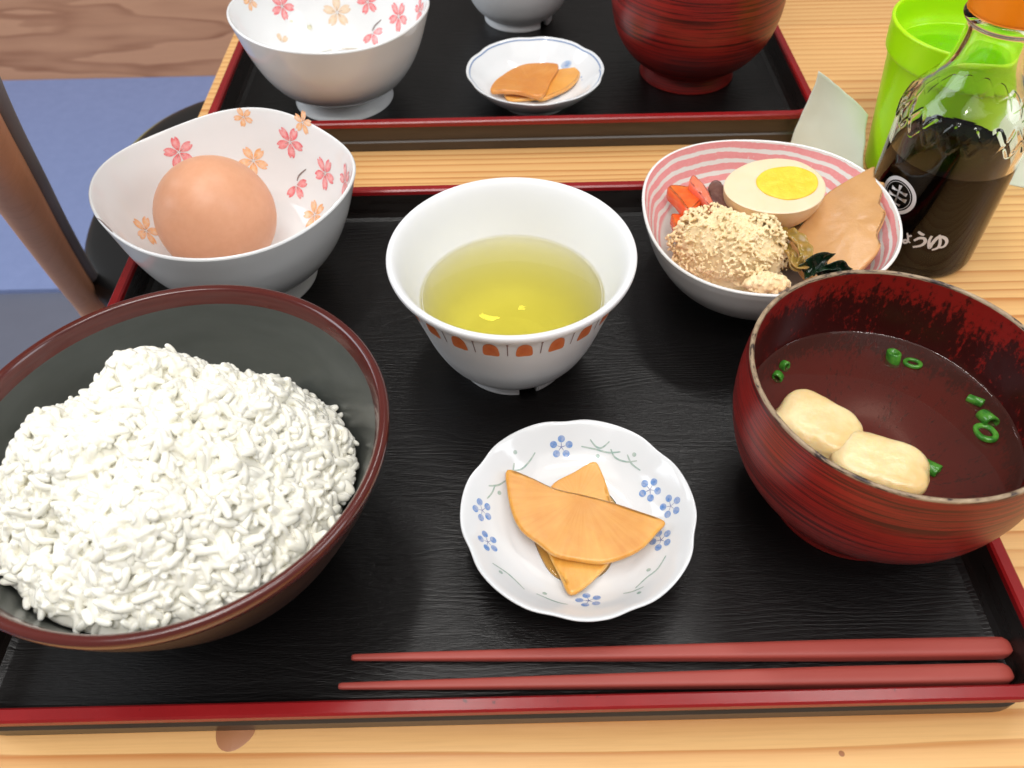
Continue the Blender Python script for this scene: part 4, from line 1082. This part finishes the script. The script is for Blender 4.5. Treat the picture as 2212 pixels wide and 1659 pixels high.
prof = np.vstack([np.array(hi), po[-1:], crom(inner, 5)])
NI = len(hi) + 1
def bshape_factory():
    def f(th, r, z): return (r + .055 * lattice(th, z) if r > np.interp(z, [6, 7.9, 8.4, 8.9, 9.4], [2.9, 2.87, 2.77, 2.52, 2.15]) else r), z
    return f
glass = lathe('glass_body', prof, 'glass', bo, 264, bshape_factory(), smooth_prof=False)
lathe('cap', [(0, 12.80), (1.70, 12.80), (1.84, 12.86), (1.88, 13.1), (1.87, 14.2), (1.80, 14.55), (1.55, 14.7), (0, 14.72)], 'cap_orange', bo, 72, lambda th, r, z: (r * (1 + (.008 * math.cos(40 * th) if r > 1.85 else 0)), z), 4)
soy_p = [(0, .44), (2.3, .46), (2.68, .60), (2.755, 1.0), (2.755, 3.0), (2.755, 5.85), (2.74, 5.93), (2.66, 5.88), (1.5, 5.86), (0, 5.86)]
o = lathe('soy_sauce', soy_p, 'soy', None, 96, per=4); o.location = [c * S for c in BO]
tag(o, 'dark brown soy sauce filling the lower part of the bottle', 'soy sauce')
bv = bvh_obj([glass], BO)
def c3(x, y): return ((3232 + x / 1.8438) / 1.8228, (600 + y / 1.8438) / 1.8228)
WH = rgb(214, 212, 214)
p, nn = hit(bv, *c3(556, 312)); X, Y = frame(nn, (0, 0, 1)); d = Decal(bv, .012)
d.ring(p, nn, X, Y, .80, .98, WH); d.ring(p, nn, X, Y, .70, .725, WH); d.build('emblem_ring', 'print_flat', glass, BO)
def bar(d, a, b, w0, w1):
    a, b = np.array(a), np.array(b); t = (b - a) / np.linalg.norm(b - a); s = np.array([-t[1], t[0]])
    pts = [a + s * w1 + t * -.03, a + s * w0 * .9 + t * .10, b + s * w0 * .9 - t * .10, b + s * w1 + t * .03, b - s * w1 + t * .0, b - s * w0 * .9 - t * .12, a - s * w0 * .9 + t * .12, a - s * w1]
    d.blob(p, nn, X, Y, pts, WH, WH, 2)
d = Decal(bv, .012)
bar(d, (-.44, .22), (.44, .26), .055, .10); bar(d, (-.52, -.12), (.52, -.06), .06, .11); bar(d, (-.02, .56), (.03, -.56), .055, .10); bar(d, (-.28, -.42), (.30, -.42), .04, .07)
d.build('emblem_mark', 'print_flat', glass, BO)
kana = {'letter_yu': [([(806, 606), (786, 645), (788, 692), (808, 662), (852, 616), (898, 620), (914, 650), (890, 684), (846, 690)], .17), ([(862, 598), (866, 650), (850, 690), (806, 708)], .15)],
        'letter_u': [([(708, 574), (728, 590), (752, 600)], .15), ([(676, 640), (716, 622), (752, 626), (756, 652), (726, 676), (668, 686)], .16)],
        'letter_yo': [([(628, 584), (634, 620), (630, 648), (606, 656), (600, 640), (622, 636), (650, 656)], .11), ([(632, 610), (662, 604)], .11)],
        'letter_shi': [([(556, 566), (550, 620), (556, 652), (574, 654), (590, 634)], .15)]}
for nm, sts in kana.items():
    d = Decal(bv, .012)
    for s_, w in sts: d.stroke([c3(*q) for q in s_], w, WH, .45, 8)
    d.build(nm, 'print_flat', glass, BO)

# ------------------------------------------------------------------ green tumbler
GT = (24.95, 42.5, 0.0)
gt = thing('green_tumbler', 'bright lime green plastic tumbler behind the sauce bottle', 'cup', GT)
lathe('body', [(0, .25), (2.4, .2), (2.85, .0), (3.05, .1), (3.12, .5), (3.35, 2.4), (3.62, 4.8), (3.84, 6.9), (3.90, 7.1)], 'green_plastic', gt, 96)
lathe('collar', [(3.90, 7.1), (4.06, 7.22), (4.12, 7.5), (4.20, 8.6), (4.24, 8.82), (4.18, 8.92), (4.06, 8.9), (4.00, 8.6), (3.94, 7.7), (3.74, 7.2), (3.66, 6.9), (3.42, 4.8), (3.15, 2.4), (2.9, .6), (2.4, .42), (0, .4)], 'green_plastic', gt, 96)
V, F, U = lathe_geo([(3.66, 6.55), (3.56, 6.5), (1.5, 6.5), (0, 6.5)], 72, None, 1, smooth_prof=False)
clear_mat('water', (0.98, 1, 0.97), 1.33)
tag(new_mesh('water', V, F, 'water', loc=GT), 'still water inside the green tumbler', 'water')

# ------------------------------------------------------------------ paper napkins
def sheet(name, corners, n, amp, seed, label, mat='paper', thick=.02):
    """bilinear sheet from a grid of guide points (rows bottom to top), gently crumpled"""
    Gd = np.array(corners, float); V, F = [], []
    rows = [crom(r, n) for r in Gd]; m = len(rows[0]); cols = [crom([r[i] for r in rows], n) for i in range(m)]
    k = len(cols[0])
    for c in cols:
        for p in c:
            q = p + amp * np.array(mnoise.noise_vector(Vector(p * .45 + seed))) + amp * .5 * np.array(mnoise.noise_vector(Vector(p * 1.1 + seed)))
            q[2] = max(q[2], .03); V.append(q)
    for i in range(m - 1):
        for j in range(k - 1): F.append((i * k + j, (i + 1) * k + j, (i + 1) * k + j + 1, i * k + j + 1))
    o = new_mesh(name, V, F, mat); md = o.modifiers.new('thickness', 'SOLIDIFY'); md.thickness = thick * S
    return tag(o, label, 'napkin', 'paper napkins by the tumbler')
sheet('paper_napkin', [[(17.6, 44.6, .02), (19.4, 42.6, .02), (21.3, 40.9, .02)], [(17.75, 44.3, 2.9), (19.4, 43.0, 2.3), (20.9, 41.7, 1.5)], [(17.72, 43.7, 5.75), (19.5, 43.5, 4.6), (21.2, 43.3, 3.2)]], 10, .10, 1.0, 'pale paper napkin standing with a pointed corner left of the tumbler')
sheet('paper_napkin', [[(27.2, 41.2, .03), (30.5, 40.2, .03), (34.5, 38.6, .03)], [(27.5, 42.8, 2.2), (31, 42.2, 2.4), (34.5, 41.2, 2.2)], [(28.0, 44.6, 4.6), (31, 44.2, 4.8), (34.5, 43.5, 4.4)]], 10, .25, 5.0, 'pale paper napkin crumpled to the right of the sauce bottle')
